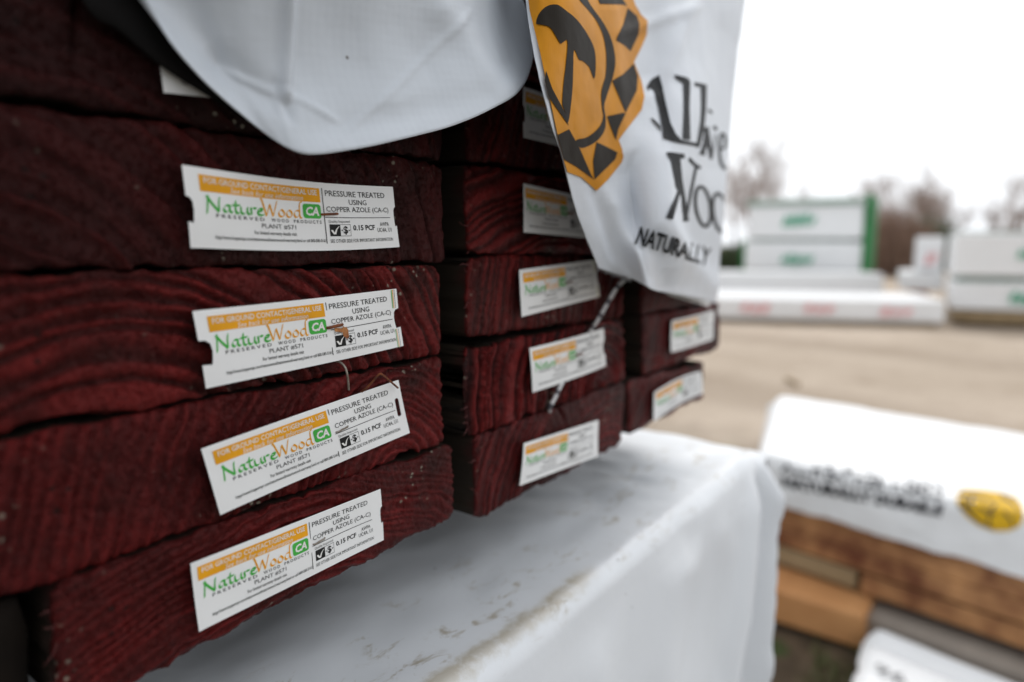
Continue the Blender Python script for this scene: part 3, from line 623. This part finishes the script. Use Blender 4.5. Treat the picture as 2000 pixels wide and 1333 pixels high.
for cx, cy, rx, ry, t0, t1 in ((560,880,42,112,0,360), (656,915,40,108,60,330)):
    pts = [(cx+rx*math.cos(math.radians(q))+.12*ry*math.sin(math.radians(q)), cy+ry*math.sin(math.radians(q))) for q in np.linspace(t0, t1, 16)]
    b.brush(z5(pts), 7.5, 6.5, 40)
def quad_px(c):
    c = np.array(z5(c))
    return lambda P: (1-P[:, :1])*(1-P[:, 1:])*c[0]+P[:, :1]*(1-P[:, 1:])*c[1]+P[:, :1]*P[:, 1:]*c[2]+(1-P[:, :1])*P[:, 1:]*c[3]
b.text('NATURALLY', 0, 1, 0, 1, .03, 0, quad_px([(206,992),(608,1118),(590,1222),(172,1092)]))
b.build('charcoal_lettering', M['sheet_ink'], po, psurf, .0004, 3.1)
# top and right-hand side of the wrap
sx = np.linspace(-.20, .466, 24); sy = np.linspace(.02, LEN+.02, 30)
T = np.array([[(x, y, ZT-.002+.006*fbm(np.array(x*9), np.array(y*5), 4)) for x in sx] for y in sy]); link('top_sheet', mesh_('top_sheet', T.reshape(-1, 3)-WO, grid_faces(30, 24), M['poly'], True), wrap)
T = np.array([[(.446+.006*float(fbm(np.array(z*30), np.array(y*6), 5)), y, z) for z in np.linspace(ZT, BZ+.10, 18)] for y in np.linspace(.0, LEN, 40)]); link('side_sheet', mesh_('side_sheet', T.reshape(-1, 3)-WO, grid_faces(40, 18), M['poly'], True), wrap)
# frayed threads on the printed sheet's lower edge
tv, tf = [], []
for k in range(16):
    x = 1168+k*4.2; y0_ = 523+(x-1166)*.32; p = [atY(x, y0_-2, -.0195), atY(x+1, y0_+4, -.0198), atY(x+random.uniform(-1, 4), y0_+random.uniform(5, 10), -.020)]
    v_, f_ = tube(np.array(p)-WO, [.0003, .00028, .0001], 4); tf += [tuple(i+len(tv) for i in f) for f in f_]; tv += v_
fo = link('frayed_threads', mesh_('frayed_threads', tv, tf, M['poly_print']), wrap); fo['kind'] = 'stuff'

# ------------------------------------------------------------------ string
sp = [(1236,540,-.014),(1222,546,-.017),(1205,562,-.016),(1188,590,-.013),(1168,625,-.009),(1153,648,-.0035),(1140,675,-.0012),(1122,705,-.0012),(1104,738,-.0016),(1096,752,-.004),(1085,775,-.003),(1075,795,-.002),(1073,806,.002)]
SP = cat_rom(np.array([atY(*q) for q in sp]), 120); SV, SF = tube(SP-np.array([.25, 0, BZ+.06]), .0010, 8)
ln = np.concatenate([[0], np.cumsum(np.linalg.norm(np.diff(SP, axis=0), axis=1))])
mi = [int(((ln[i]*1000/8.0) % 1) > .70) for i in range(119) for _ in range(8)]+[0, 0]
tw = link('string', mesh_('string', SV, SF, [M['twine_white'], M['twine_black']], True, mi), None, (.25, 0, BZ+.06))
tag(tw, 'black and white striped string hanging from the printed sheet behind a tag', 'string')

# ------------------------------------------------------------------ white wrapped stack under the red bundle
S1Z = BZ-.045; S1Y = -.034; S1X = .462
lower = empty('wrapped_stack', (0, S1Y, S1Z)); LO = np.array(lower.location)
tag(lower, 'large white sheeted lumber stack under the red bundle, mud along its edge', 'lumber stack')
prof = []                                                # (y behind the edge, z below the top)
for z in np.linspace(-.50, -.010, 80): prof.append((0.0, z))
for q in np.linspace(0, math.pi/2, 9)[1:]: prof.append((.009*(1-math.cos(q)), -.010+.010*math.sin(q)))
for y in list(np.linspace(.011, .30, 64))+[.5, .9, 1.4, 2.0, 2.6]: prof.append((y, 0.0))
prof = np.array(prof); xs = np.concatenate([np.linspace(-.9, -.05, 16)[:-1], np.linspace(-.05, .30, 60)[:-1], np.linspace(.30, S1X, 64)])
XX = np.repeat(xs[None], len(prof), 0); YY = np.repeat(prof[:, :1], len(xs), 1).copy(); ZZ = np.repeat(prof[:, 1:], len(xs), 1).copy()
fr_ = np.clip(-ZZ/.03, 0, 1)                             # 1 on the hanging front, 0 on top
px, py = project(np.stack([XX, YY+S1Y, ZZ+S1Z], -1).reshape(-1, 3)); px = px.reshape(XX.shape); py = py.reshape(XX.shape)
def ridge3(x0, z0, x1, z1, wd):                          # folds on the front, in metres
    d = np.array([x1-x0, z1-z0]); L = np.linalg.norm(d); d /= L; rx, rz = XX-x0, ZZ-z0; s = rx*d[0]+rz*d[1]; n = rx*d[1]-rz*d[0]
    return np.exp(-(n/wd)**2)*np.clip((s+.02)/.02, 0, 1)*np.clip((L+.03-s)/.03, 0, 1)
dy = -.018*ridge3(.455, -.0, .415, -.26, .006)-.010*ridge3(.43, -.02, .33, -.3, .016)+.016*ridge3(.437, -.03, .39, -.22, .007)-.010*ridge3(.44, -.16, .452, -.20, .008)-.006*ridge3(.30, -.03, .20, -.35, .03)-.004*ridge3(.2, -.04, .27, -.4, .025)+.006*ridge3(.452, -.06, .44, -.3, .006)
YY += fr_*(dy+.006*fbm(XX*9, ZZ*6, 2)+.002*fbm(XX*30, ZZ*22, 6)-.009*np.abs(fbm(XX*11+ZZ*4, ZZ*4, 15, 3))-.004*np.abs(fbm(XX*30-ZZ*8, ZZ*14, 16, 2)))-fr_*.008*np.clip(-ZZ/.4, 0, 1)
ZZ += (1-fr_)*(.006*fbm(XX*10, YY*10, 1)+.002*fbm(XX*40, YY*30, 3)-.0012+.010*np.abs(fbm(XX*12+YY*5, YY*14, 17, 3))+.003*np.abs(fbm(XX*42+YY*9, YY*34, 18, 2)))
ZZ += .005*fbm(XX*16, XX*0, 21)*np.exp(-((ZZ+.003)/.02)**2)*np.exp(-(YY/.03)**2)
ZZ += (1-fr_)*.006*np.exp(-((XX-.40)/.05)**2)*np.clip((YY-.03)/.08, 0, 1)
# rounded right end
V1 = np.stack([XX, YY, ZZ], -1); nr, nc = XX.shape
extra = []
for k, (dx, sc) in enumerate(((.006, .002), (.010, .006), (.013, .018), (.013, .08), (.012, .3), (.010, .5))):
    E_ = V1[:, -1].copy(); E_[:, 0] += dx+.003*fbm(E_[:, 1]*20, E_[:, 2]*20, 4); E_[:, 2] = np.maximum(np.minimum(E_[:, 2], E_[:, 2]*0+.0)-np.where(E_[:, 2] > -sc, sc+E_[:, 2]*0, 0), -.50)
    E_[:, 1] = np.where(prof[:, 0] <= 0, E_[:, 1]+.0025*(k+1), E_[:, 1]); extra.append(E_)
V1 = np.concatenate([V1]+[e[:, None] for e in extra], 1); nc = V1.shape[1]
wr_ = link('sheet', mesh_('sheet', V1.reshape(-1, 3), grid_faces(nr, nc), M['stack_poly'], True), lower)
link('lumber_core', box_mesh('lumber_core', (1.33, 2.4, .42), M['lumber'], .01, (-.215, 1.25, -.23)), lower)
for yy, lab in ((.27, 'front timber bearer lying between the red bundle and the white stack'), (1.8, 'rear timber bearer lying between the red bundle and the white stack')):
    o = link('timber_bearer', box_mesh('timber_bearer', (.62, .088, .033), M['lumber_pale'], .002), None, (.13, yy, BZ-.0265)); tag(o, lab, 'timber', 'bearers under the red bundle')
for yy, lab in ((.35, 'front ground timber carrying the large white sheeted stack'), (2.0, 'rear ground timber carrying the large white sheeted stack')):
    o = link('timber_bearer', box_mesh('timber_bearer', (1.3, .1, S1Z-.44), M['lumber_pale'], .003), None, (-.21, yy, (S1Z-.44)/2)); tag(o, lab, 'timber', 'ground timbers under the white stack')

# ------------------------------------------------------------------ second wrapped stack on the right
Z2 = .1108-.42+BZ
A2 = atZ(1530, 897, Z2); B2 = atZ(2000, 1007, Z2); ang2 = math.atan2(B2[1]-A2[1], B2[0]-A2[0])   # local +x runs along the front face, away to the right
st2 = empty('wrapped_stack', (A2[0], A2[1], 0), ang2)
tag(st2, 'low lumber stack under a white printed sheet with yellow emblem, brown board sides showing', 'lumber stack')
def loc2(P): return Matrix.Rotation(-ang2, 3, 'Z') @ (Vector(P)-Vector((A2[0], A2[1], 0)))
x0_, x1_, dep = -.31, 1.7, .56
def st2_sheet():
    # cross-section from the front hem, up, over the top, and down the back
    pf = [(-.004, -.094), (-.004, -.07), (-.003, -.045), (-.001, -.022), (.006, -.006), (.02, 0), (.06, .002), (.15, .003), (.28, .001), (.42, .003), (dep-.02, .001), (dep, -.008), (dep+.006, -.05), (dep+.008, -.10)]
    pf = cat_rom(np.array(pf), 70); xs = np.concatenate([np.linspace(x0_, .6, 90), np.linspace(.61, x1_, 30)])
    X = np.repeat(xs[None], len(pf), 0); Y = np.repeat(pf[:, :1], len(xs), 1).copy(); Z = np.repeat(pf[:, 1:], len(xs), 1).copy()
    frt = np.clip(-Z/.03, 0, 1); Y += frt*(.010*fbm(X*12, Z*14, 3)+.004*fbm(X*40, Z*30, 5))*np.where(Y < .2, 1, -1)
    Y -= frt*.012*np.abs(fbm(X*14, Z*12, 18, 3))*np.where(Y < .2, 1, -1); Z += .010*np.abs(fbm(X*7, Y*9, 19, 3))
    Z += .010*fbm(X*5, Y*7, 8)+.004*fbm(X*18, Y*18, 9); Z += np.where(pf[:, 1:] < -.085, .010*fbm(X*9, X*0, 2)-.004, 0)
    end = np.clip((xs-x0_)/.05, 0, 1)[None]; Z -= (1-end)**2*.06*(1-frt)
    X = X+.25*(1-np.clip(Y/dep, 0, 1))*np.exp(-(X-x0_)/.35)
    V = np.stack([X, -Y, Z+Z2], -1)
    return V, X.shape
V2, sh2 = st2_sheet()
# local +x is to the right along the face; depth runs to local -y or +y depending on the face's heading
sgn = 1 if loc2(atZ(1800, 800, Z2)).y > 0 else -1
V2[..., 1] *= -sgn
s2o = link('sheet', mesh_('sheet', V2.reshape(-1, 3), grid_faces(*sh2), M['far_poly'], True), st2)
def face2(px, py):                                       # sight line -> local point on the front face plane
    q = ray(px, py); n = np.array([-math.sin(ang2), math.cos(ang2), 0])*sgn; t_ = ((A2-CAM)@n)/(q@n); return np.array(loc2(CAM+q*t_))
bv2 = BVHTree.FromPolygons([tuple(v) for v in V2.reshape(-1, 3)], [tuple(f) for f in grid_faces(*sh2)])
C0l = loc2(CAM)
def s2surf(V, off):
    out = []; off = np.broadcast_to(np.asarray(off, float), (len(V),)); R3 = Matrix.Rotation(-ang2, 3, 'Z')
    for (x, y), f in zip(V, off):
        d = (R3 @ Vector(ray(x, y))).normalized(); h = bv2.ray_cast(C0l, d)[0]
        if h is None: h = bv2.find_nearest(Vector(face2(x, y)))[0]
        out.append(np.array(h-d*(f+.0012)))
    return np.array(out)
def quad_raw(c):
    c = np.array(c, float); return lambda P: (1-P[:, :1])*(1-P[:, 1:])*c[0]+P[:, :1]*(1-P[:, 1:])*c[1]+P[:, :1]*P[:, 1:]*c[2]+(1-P[:, :1])*P[:, 1:]*c[3]
b = Print()
b.text('ALLWEATHER WOOD', 0, 1, 0, 1, .06, 0, quad_raw([(1522,892),(1845,950),(1842,978),(1524,922)]))
b.text('NATURALLY DURABLE', 0, 1, 0, 1, .06, 0, quad_raw([(1526,930),(1845,986),(1838,1010),(1528,952)]))
b.text('ALLWEATHER', 0, 1, 0, 1, .03, 0, quad_raw([(1700,948),(1850,975),(1842,1005),(1698,972)])) if 0 else None
b.build('grey_lettering', M['ink_grey'], s2o, s2surf, .0001)
ell = lambda cx, cy, rx, ry, n=28, rot=.18: [(cx+rx*math.cos(q)*math.cos(rot)-ry*math.sin(q)*math.sin(rot), cy+rx*math.cos(q)*math.sin(rot)+ry*math.sin(q)*math.cos(rot)) for q in np.linspace(0, 2*math.pi, n+1)[:-1]]
b = Print(); b.poly([[(1868,962),(1882,955),(1920,957),(1960,963),(1985,972),(1998,990),(2000,1010),(1992,1028),(1970,1038),(1940,1038),(1910,1027),(1886,1008),(1870,988)]], (8, 8)); b.build('yellow_emblem', M['yellow_ink'], s2o, s2surf, .0004)
b = Print()
for st in ([(1872,965),(1900,968),(1925,975),(1945,985)], [(1872,988),(1890,1000),(1910,1020),(1940,1032)], [(1945,985),(1935,1000),(1930,1025)], [(1955,968),(1980,985),(1990,1010)], [(1900,968),(1895,985),(1905,1000)], [(1960,1000),(1975,1015),(1978,1030)], [(1878,975),(1888,984),(1884,996)], [(1915,990),(1930,1000),(1945,1003)]):
    b.brush(st, 6, 4, 8)
b.build('emblem_lines', M['ink_grey'], s2o, s2surf, .0009)
# boards under the sheet: rows of long boards, each its own piece
rowz = [Z2-.140, Z2-.183, Z2-.226]
for k, (zz, x_a, x_b, m, jut) in enumerate(((Z2-.055, x0_+.26, 1.68, 'lumber', .008), (Z2-.115, x0_+.26, 1.68, 'lumber', .006), (Z2-.163, x0_+.26, 1.68, 'lumber', .004), (Z2-.205, .155, 1.68, 'lumber', .007), (Z2-.205, x0_+.26, .145, 'lumber_pale', .010))):
    hh = .056 if k == 0 else (.058 if k == 1 else .036)
    for c in range(4):
        o = link('board', box_mesh('board', (x_b-x_a, .132, hh), M[m], .003, ((x_a+x_b)/2, sgn*(jut+.070+c*.138), zz)), st2)
# bearers
def bearer(pA, pB, zt, sz, mat, label, h):
    a, b_ = atZ(*pA, zt), atZ(*pB, zt); L = math.hypot(b_[0]-a[0], b_[1]-a[1]); an = math.atan2(b_[1]-a[1], b_[0]-a[0])
    o = link('timber_bearer', box_mesh('timber_bearer', (L, sz, h), M[mat], .006, (L/2, sgn*sz/2, -h/2)), None, (a[0], a[1], zt)); o.rotation_euler[2] = an
    tag(o, label, 'timber', 'timber bearers by the right stack'); return o
zb = Z2-.227
bearer((1440, 1130), (1690, 1204), zb-.006, .12, 'orange_timber', 'fresh orange timber bearer under the right stack', zb-.008)
bearer((1668, 1192), (2150, 1372), zb-.020, .16, 'grey_timber', 'weathered grey timber bearer in front of the right stack', zb-.022)

# ------------------------------------------------------------------ small white bag-like bundle, lower right corner
Z3 = .072
a3, b3 = atZ(1697, 1213, Z3), atZ(2000, 1338, Z3); ang3 = math.atan2(b3[1]-a3[1], b3[0]-a3[0])
st3 = empty('wrapped_stack', (a3[0], a3[1], 0), ang3); tag(st3, 'low white bundle with pleated sheet in the lower right corner', 'lumber stack')
dn = loc2((0, 0, 0))
R3 = Matrix.Rotation(-ang3, 3, 'Z'); tow = (R3 @ (Vector((CAM[0], CAM[1], 0))-Vector((a3[0], a3[1], 0)))).y
sg3 = 1 if tow > 0 else -1
c3 = R3 @ (Vector(atZ(1655, 1333, Z3))-Vector((a3[0], a3[1], Z3))); sk3 = c3.x/abs(c3.y)
pf = cat_rom(np.array([(-.01, -.068), (-.006, -.04), (-.002, -.012), (.006, -.001), (.018, .0), (.030, -.010), (.040, .001), (.05, .003), (.062, -.010), (.074, .002), (.12, .002), (.2, .0), (.3, -.004), (.34, -.02), (.35, -.066)]), 90)
xs = np.linspace(0, 1.2, 80); X = np.repeat(xs[None], 90, 0); Y = np.repeat(pf[:, :1], 80, 1).copy(); Z = np.repeat(pf[:, 1:], 80, 1).copy()
Z += .006*fbm(X*9, Y*12, 3)-np.exp(-X/.006)*.02; X = X+.02*fbm(Y*20, Y*0, 4)*np.exp(-X/.1)+sk3*np.clip(Y, 0, 1)
V3 = np.stack([X, sg3*Y, Z+Z3], -1); s3o = link('sheet', mesh_('sheet', V3.reshape(-1, 3), grid_faces(90, 80), M['far_poly'], True), st3)
link('lumber_core', box_mesh('lumber_core', (.9, .26, .058), M['lumber_pale'], .004, (.75, sg3*.17, Z3-.042)), st3)
b = Print(); b.text('96', .03, .075, .125, .150, .0); b.build('grey_lettering', M['ink_grey'], s3o, lambda V, off: np.stack([V[:, 0]+sk3*V[:, 1], sg3*V[:, 1], np.full(len(V), Z3+.008)], 1), 0)

# ------------------------------------------------------------------ grass by the stacks
gv, gf = [], []
for k in range(1500):
    p = atZ(random.uniform(1480, 1800), random.uniform(1150, 1420), 0)
    if (p[0] > 2.2) or fbm(np.array(p[0]*12), np.array(p[1]*12), 5) < -.02: continue
    h = random.uniform(.012, .04); a = random.uniform(0, 6.28); lean = random.uniform(0, .02); w_ = .0016
    n0 = len(gv); ca, sa = math.cos(a), math.sin(a)
    gv += [(p[0]-w_*sa, p[1]+w_*ca, -.004), (p[0]+w_*sa, p[1]-w_*ca, -.004), (p[0]+lean*ca, p[1]+lean*sa, h)]; gf.append((n0, n0+1, n0+2))
go = link('grass', mesh_('grass', gv, gf, vary('winter_grass', (.06,.09,.02), (.13,.13,.045), 30, .7))); tag(go, 'short winter grass between the stacks', 'grass', None, 'stuff')

# ------------------------------------------------------------------ far side of the yard
FX = math.radians(-99)                                   # heading of the far stacks' front faces
def far_stack(pl, pr, basey, bands, label, depth=1.2, name='lumber_stack', aligned=None):
    """pl, pr: left / right picture columns of the front face; basey: row where it meets the ground; bands: (z0, z1, material, inset)"""
    a = atZ(pl, basey[0], basey[2] if len(basey) > 2 else 0); b_ = atZ(pr, basey[1], basey[2] if len(basey) > 2 else 0)
    an = math.atan2(b_[1]-a[1], b_[0]-a[0])
    if aligned:                                          # front square to the sight line of its left corner
        va = math.atan2(a[1]-CAM[1], a[0]-CAM[0]); an = va-math.pi/2+aligned; q = ray(pr, 478); d = np.array([math.cos(an), math.sin(an)])
        t_ = np.linalg.solve(np.array([[d[0], -q[0]], [d[1], -q[1]]]), CAM[:2]-a[:2]); b_ = np.array([*(a[:2]+d*t_[0]), a[2]])
    L = math.hypot(b_[0]-a[0], b_[1]-a[1])
    st = empty(name, (a[0], a[1], 0), an); tag(st, label, 'lumber stack')
    for nm, z0, z1, m, ins in bands:
        link(nm, box_mesh(nm, (L-2*ins, depth-2*ins, z1-z0), M[m], .02, (L/2, depth/2, (z0+z1)/2), .012), st)
    return st, L
def zrow(px, py, ref, refpy, z=0.0):                     # height of picture row py above the place seen at (ref, refpy)
    g = atZ(ref, refpy, z); d = np.hypot(g[0]-CAM[0], g[1]-CAM[1]); q = ray(px, py); return CAM[2]+q[2]/math.hypot(q[0], q[1])*d
def marks(st, x0, x1, z0, z1, m, n=5, name='print_mark', seed=1):
    rn = random.Random(seed); V, Fc = [], []
    for k in range(n):
        xa = x0+(x1-x0)*k/n; xb = xa+(x1-x0)/n*.72; lo = z0+(z1-z0)*rn.uniform(0, .25); hi = z1-(z1-z0)*rn.uniform(0, .3); s = .25*(z1-z0)
        n0 = len(V); V += [(xa, -.026, lo), (xb, -.026, lo), (xb+s, -.026, hi), (xa+s, -.026, hi)]; Fc.append((n0, n0+1, n0+2, n0+3))
    link(name, mesh_(name, V, Fc, M[m]), st)
# long low white stack
zz = lambda y, b=633: zrow(1620, y, 1620, b)
s, L = far_stack(1330, 1846, (626, 643), [('lower_bundle', .04, zz(583), 'far_poly', 0), ('bearer', 0.0, .04, 'lumber_pale', .05)], 'long low white bundle with red marks lying across the far yard', 1.0)
for f0 in (.30, .545, .825): marks(s, L*f0-.13, L*f0+.13, zz(613), zz(592), 'far_red', 3, 'red_mark', int(f0*100))
g0 = atZ(1570, 612, 0)
zz2 = lambda y: zrow(1560, y, 1560, 606)
s, L = far_stack(1330, 1722, (603, 609), [('upper_bundle', .35*zz2(534), zz2(534), 'far_poly', 0), ('lower_bundle', 0, .34*zz2(534), 'far_poly', .02)], 'plain white bundle behind the long low one, below the green-edged pair', 1.0)
# green-edged pair
zz3 = lambda y: zrow(1570, y, 1570, 585)
s, L = far_stack(1452, 1684, (585, 590), [('lower_bundle', zz3(528), zz3(474), 'far_poly', 0), ('spacer', zz3(474), zz3(467), 'grey_green', .06), ('upper_bundle', zz3(467), zz3(404), 'far_poly', 0), ('top_sheet', zz3(404), zz3(392), 'grey_green', -.02), ('bearer', 0, zz3(528), 'grey_green', .05)], 'tall pair of white bundles with green ends and green top sheet', 1.3, aligned=-.22)
link('green_end', box_mesh('green_end', (.06, 1.34, zz3(386)-zz3(531)), M['far_green_sheet'], .015, (L+.035, .66, (zz3(386)+zz3(531))/2)), s)
link('green_end', box_mesh('green_end', (.05, 1.30, zz3(470)-zz3(531)), M['far_green_sheet'], .015, (-.04, .66, (zz3(470)+zz3(531))/2)), s)
for ya, yb in ((447, 420), (518, 494)): marks(s, L*.32, L*.60, zz3(ya), zz3(yb), 'far_green', 5, 'green_print', ya)
# box pile in the middle
zz4 = lambda y: zrow(1810, y, 1810, 612)
s, L = far_stack(1752, 1850, (610, 614), [('brown_boards', .08, zz4(566), 'orange_timber', .12), ('bearer', 0, .08, 'lumber_pale', .2), ('white_sheet', zz4(566), zz4(531), 'far_poly', 0)], 'small pile of brown boards under a bluish white sheet beside the long bundle', .9, aligned=.02)
s, L = far_stack(1781, 1846, (608, 611), [('white_box', zz4(530), zz4(462), 'far_poly', 0), ('post', .0, zz4(530), 'lumber_pale', .1)], 'upright white box with a red mark standing on the brown pile', .5, 'white_box', aligned=.02); s['category'] = 'box'
marks(s, L*.28, L*.68, zz4(520), zz4(494), 'far_red', 2, 'red_mark', 4)
# right-hand pair
zz5 = lambda y: zrow(1930, y, 1930, 640)
s, L = far_stack(1850, 2230, (637, 645), [('bearer', 0, zz5(628), 'lumber_pale', .12), ('bottom_boards', zz5(628), zz5(606), 'lumber_pale', .02), ('lower_bundle', zz5(606), zz5(551), 'far_poly', 0), ('spacer', zz5(551), zz5(540), 'grey_green', .05), ('upper_bundle', zz5(540), zz5(458), 'far_poly', 0), ('top_sheet', zz5(458), zz5(452), 'grey_green', .03)], 'pair of white bundles with green lettering at the far right edge', 1.3, aligned=.04)
marks(s, L*.36, L*.60, zz5(505), zz5(482), 'far_green', 6, 'green_print', 8); marks(s, L*.34, L*.60, zz5(592), zz5(565), 'far_green', 6, 'green_print', 9)
# ------------------------------------------------------------------ bare trees and brush
def tree(px, dist, hgt, spread, label, seed, density=1.0):
    q = ray(px, 478); q = q/np.hypot(q[0], q[1]); loc = CAM+q*dist; rn = random.Random(seed)
    o = empty('bare_tree', (loc[0], loc[1], -.05)); tag(o, label, 'tree', 'bare trees beyond the yard')
    tv, tf, cv, cf = [], [], [], []
    def grow(p, d, L, r, lev):
        n = 4; pts = [p]; 
        for i in range(n):
            d = (d+Vector((rn.uniform(-.18,.18), rn.uniform(-.18,.18), rn.uniform(-.03,.14)))).normalized(); pts.append(pts[-1]+d*L/n)
        V, Fc = tube(pts, [r*(1-.55*i/n) for i in range(n+1)], 5 if lev < 2 else 3)
        tgtv, tgtf = (tv, tf) if lev == 0 else (cv, cf)
        tgtf += [tuple(i+len(tgtv) for i in f) for f in Fc]; tgtv += V
        if lev >= 4: return
        for k in range(int((5, 5, 4, 4)[lev]*density+rn.random())):
            i = rn.randint(1 if lev else 2, n); a = rn.uniform(0, 6.28); sp_ = spread*(.6+.5*rn.random())
            nd = (d+Vector((math.cos(a)*sp_, math.sin(a)*sp_, rn.uniform(-.1,.35)))).normalized()
            grow(pts[i], nd, L*rn.uniform(.5,.72), max(r*.42, .007), lev+1)
    grow(Vector((0, 0, 0)), Vector((0, 0, 1)), hgt*.48, hgt*.016, 0)
    link('trunk', mesh_('trunk', tv, tf, M['bark']), o); link('crown', mesh_('crown', cv, cf, M['twig']), o)
tree(1500, 30, 5.6, .95, 'tallest bare tree, behind the green-edged bundles', 1, 1.2)
tree(1445, 27, 4.2, .9, 'bare tree beside the edge of the printed sheet', 2, 1.0)
tree(1725, 27, 3.3, .8, 'bare tree just right of the green bundle ends', 3, 1.1)
tree(1755, 30, 3.5, .7, 'slender bare tree rising between the green bundle and the white box', 4, 1.1)
tree(1822, 28, 3.1, .8, 'bare tree above the white box', 5, 1.2)
tree(1545, 31, 3.6, .9, 'small bare tree left of the green bundle ends', 11, 1.1)
tree(1465, 33, 4.6, .9, 'bare tree between the printed sheet and the tallest tree', 12, 1.2)
tree(1695, 33, 3.6, .9, 'bare tree rising directly behind the green bundle ends', 13, 1.1)
tree(1785, 34, 3.3, .9, 'bare tree between the slender tree and the white box', 14, 1.2)
tree(1850, 32, 3.2, .9, 'bare tree right of the white box', 15, 1.2)
tree(1945, 36, 3.2, .9, 'low bare tree above the right-hand pair of bundles', 16, 1.1)
tree(1985, 30, 4.2, .7, 'bare tree at the far right edge of the photo', 6, 1.1)
def brush_(px0, px1, dist, h, label, mat, seed, n=1400):
    rn = random.Random(seed); q = ray((px0+px1)/2, 478); q = q/np.hypot(q[0], q[1]); loc = CAM+q*dist
    hw = dist*(px1-px0)/2/FPX*.85; rt = Vector((q[1], -q[0], 0)); V, Fc = [], []; 
    o = empty('brush', (loc[0], loc[1], 0)); tag(o, label, 'brush')
    for k in range(n):
        s_ = rn.uniform(-1, 1); hh = h*(1-.55*abs(s_)**2)*rn.uniform(.45, 1.05); b0 = rt*hw*s_+Vector((q[0], q[1], 0))*rn.uniform(-.5, .5)
        t1 = b0+Vector((rn.gauss(0, .25), rn.gauss(0, .25), hh)); v_, f_ = tube([b0, (b0+t1)/2+Vector((rn.gauss(0,.06), rn.gauss(0,.06), 0)), t1], [.016, .013, .005], 3)
        Fc += [tuple(i+len(V) for i in f) for f in f_]; V += v_
    c = link('stems', mesh_('stems', V, Fc, M[mat]), o); c['kind'] = 'stuff'
brush_(1685, 1800, 18, 1.55, 'reddish brown dry brush between the green bundle and the white box', 'brush', 1)
brush_(1385, 1460, 18, .75, 'dark green hedge at the edge of the printed sheet', 'evergreen', 2)
brush_(1795, 1845, 22, 1.5, 'dark evergreen shrub behind the white box', 'evergreen', 3, 900)
brush_(1900, 2060, 24, 1.2, 'grey brown brush behind the right-hand pair of bundles', 'brush', 4)
# small litter on the dirt
o = link('stick', mesh_('stick', *tube([np.zeros(3), np.array([.05, .06, .01]), np.array([.16, .10, .0])], .012, 6, 10), M['lumber_pale'], True), None, tuple(atZ(1560, 752, .01))); tag(o, 'pale stick lying on the dirt behind the printed white stack', 'stick')
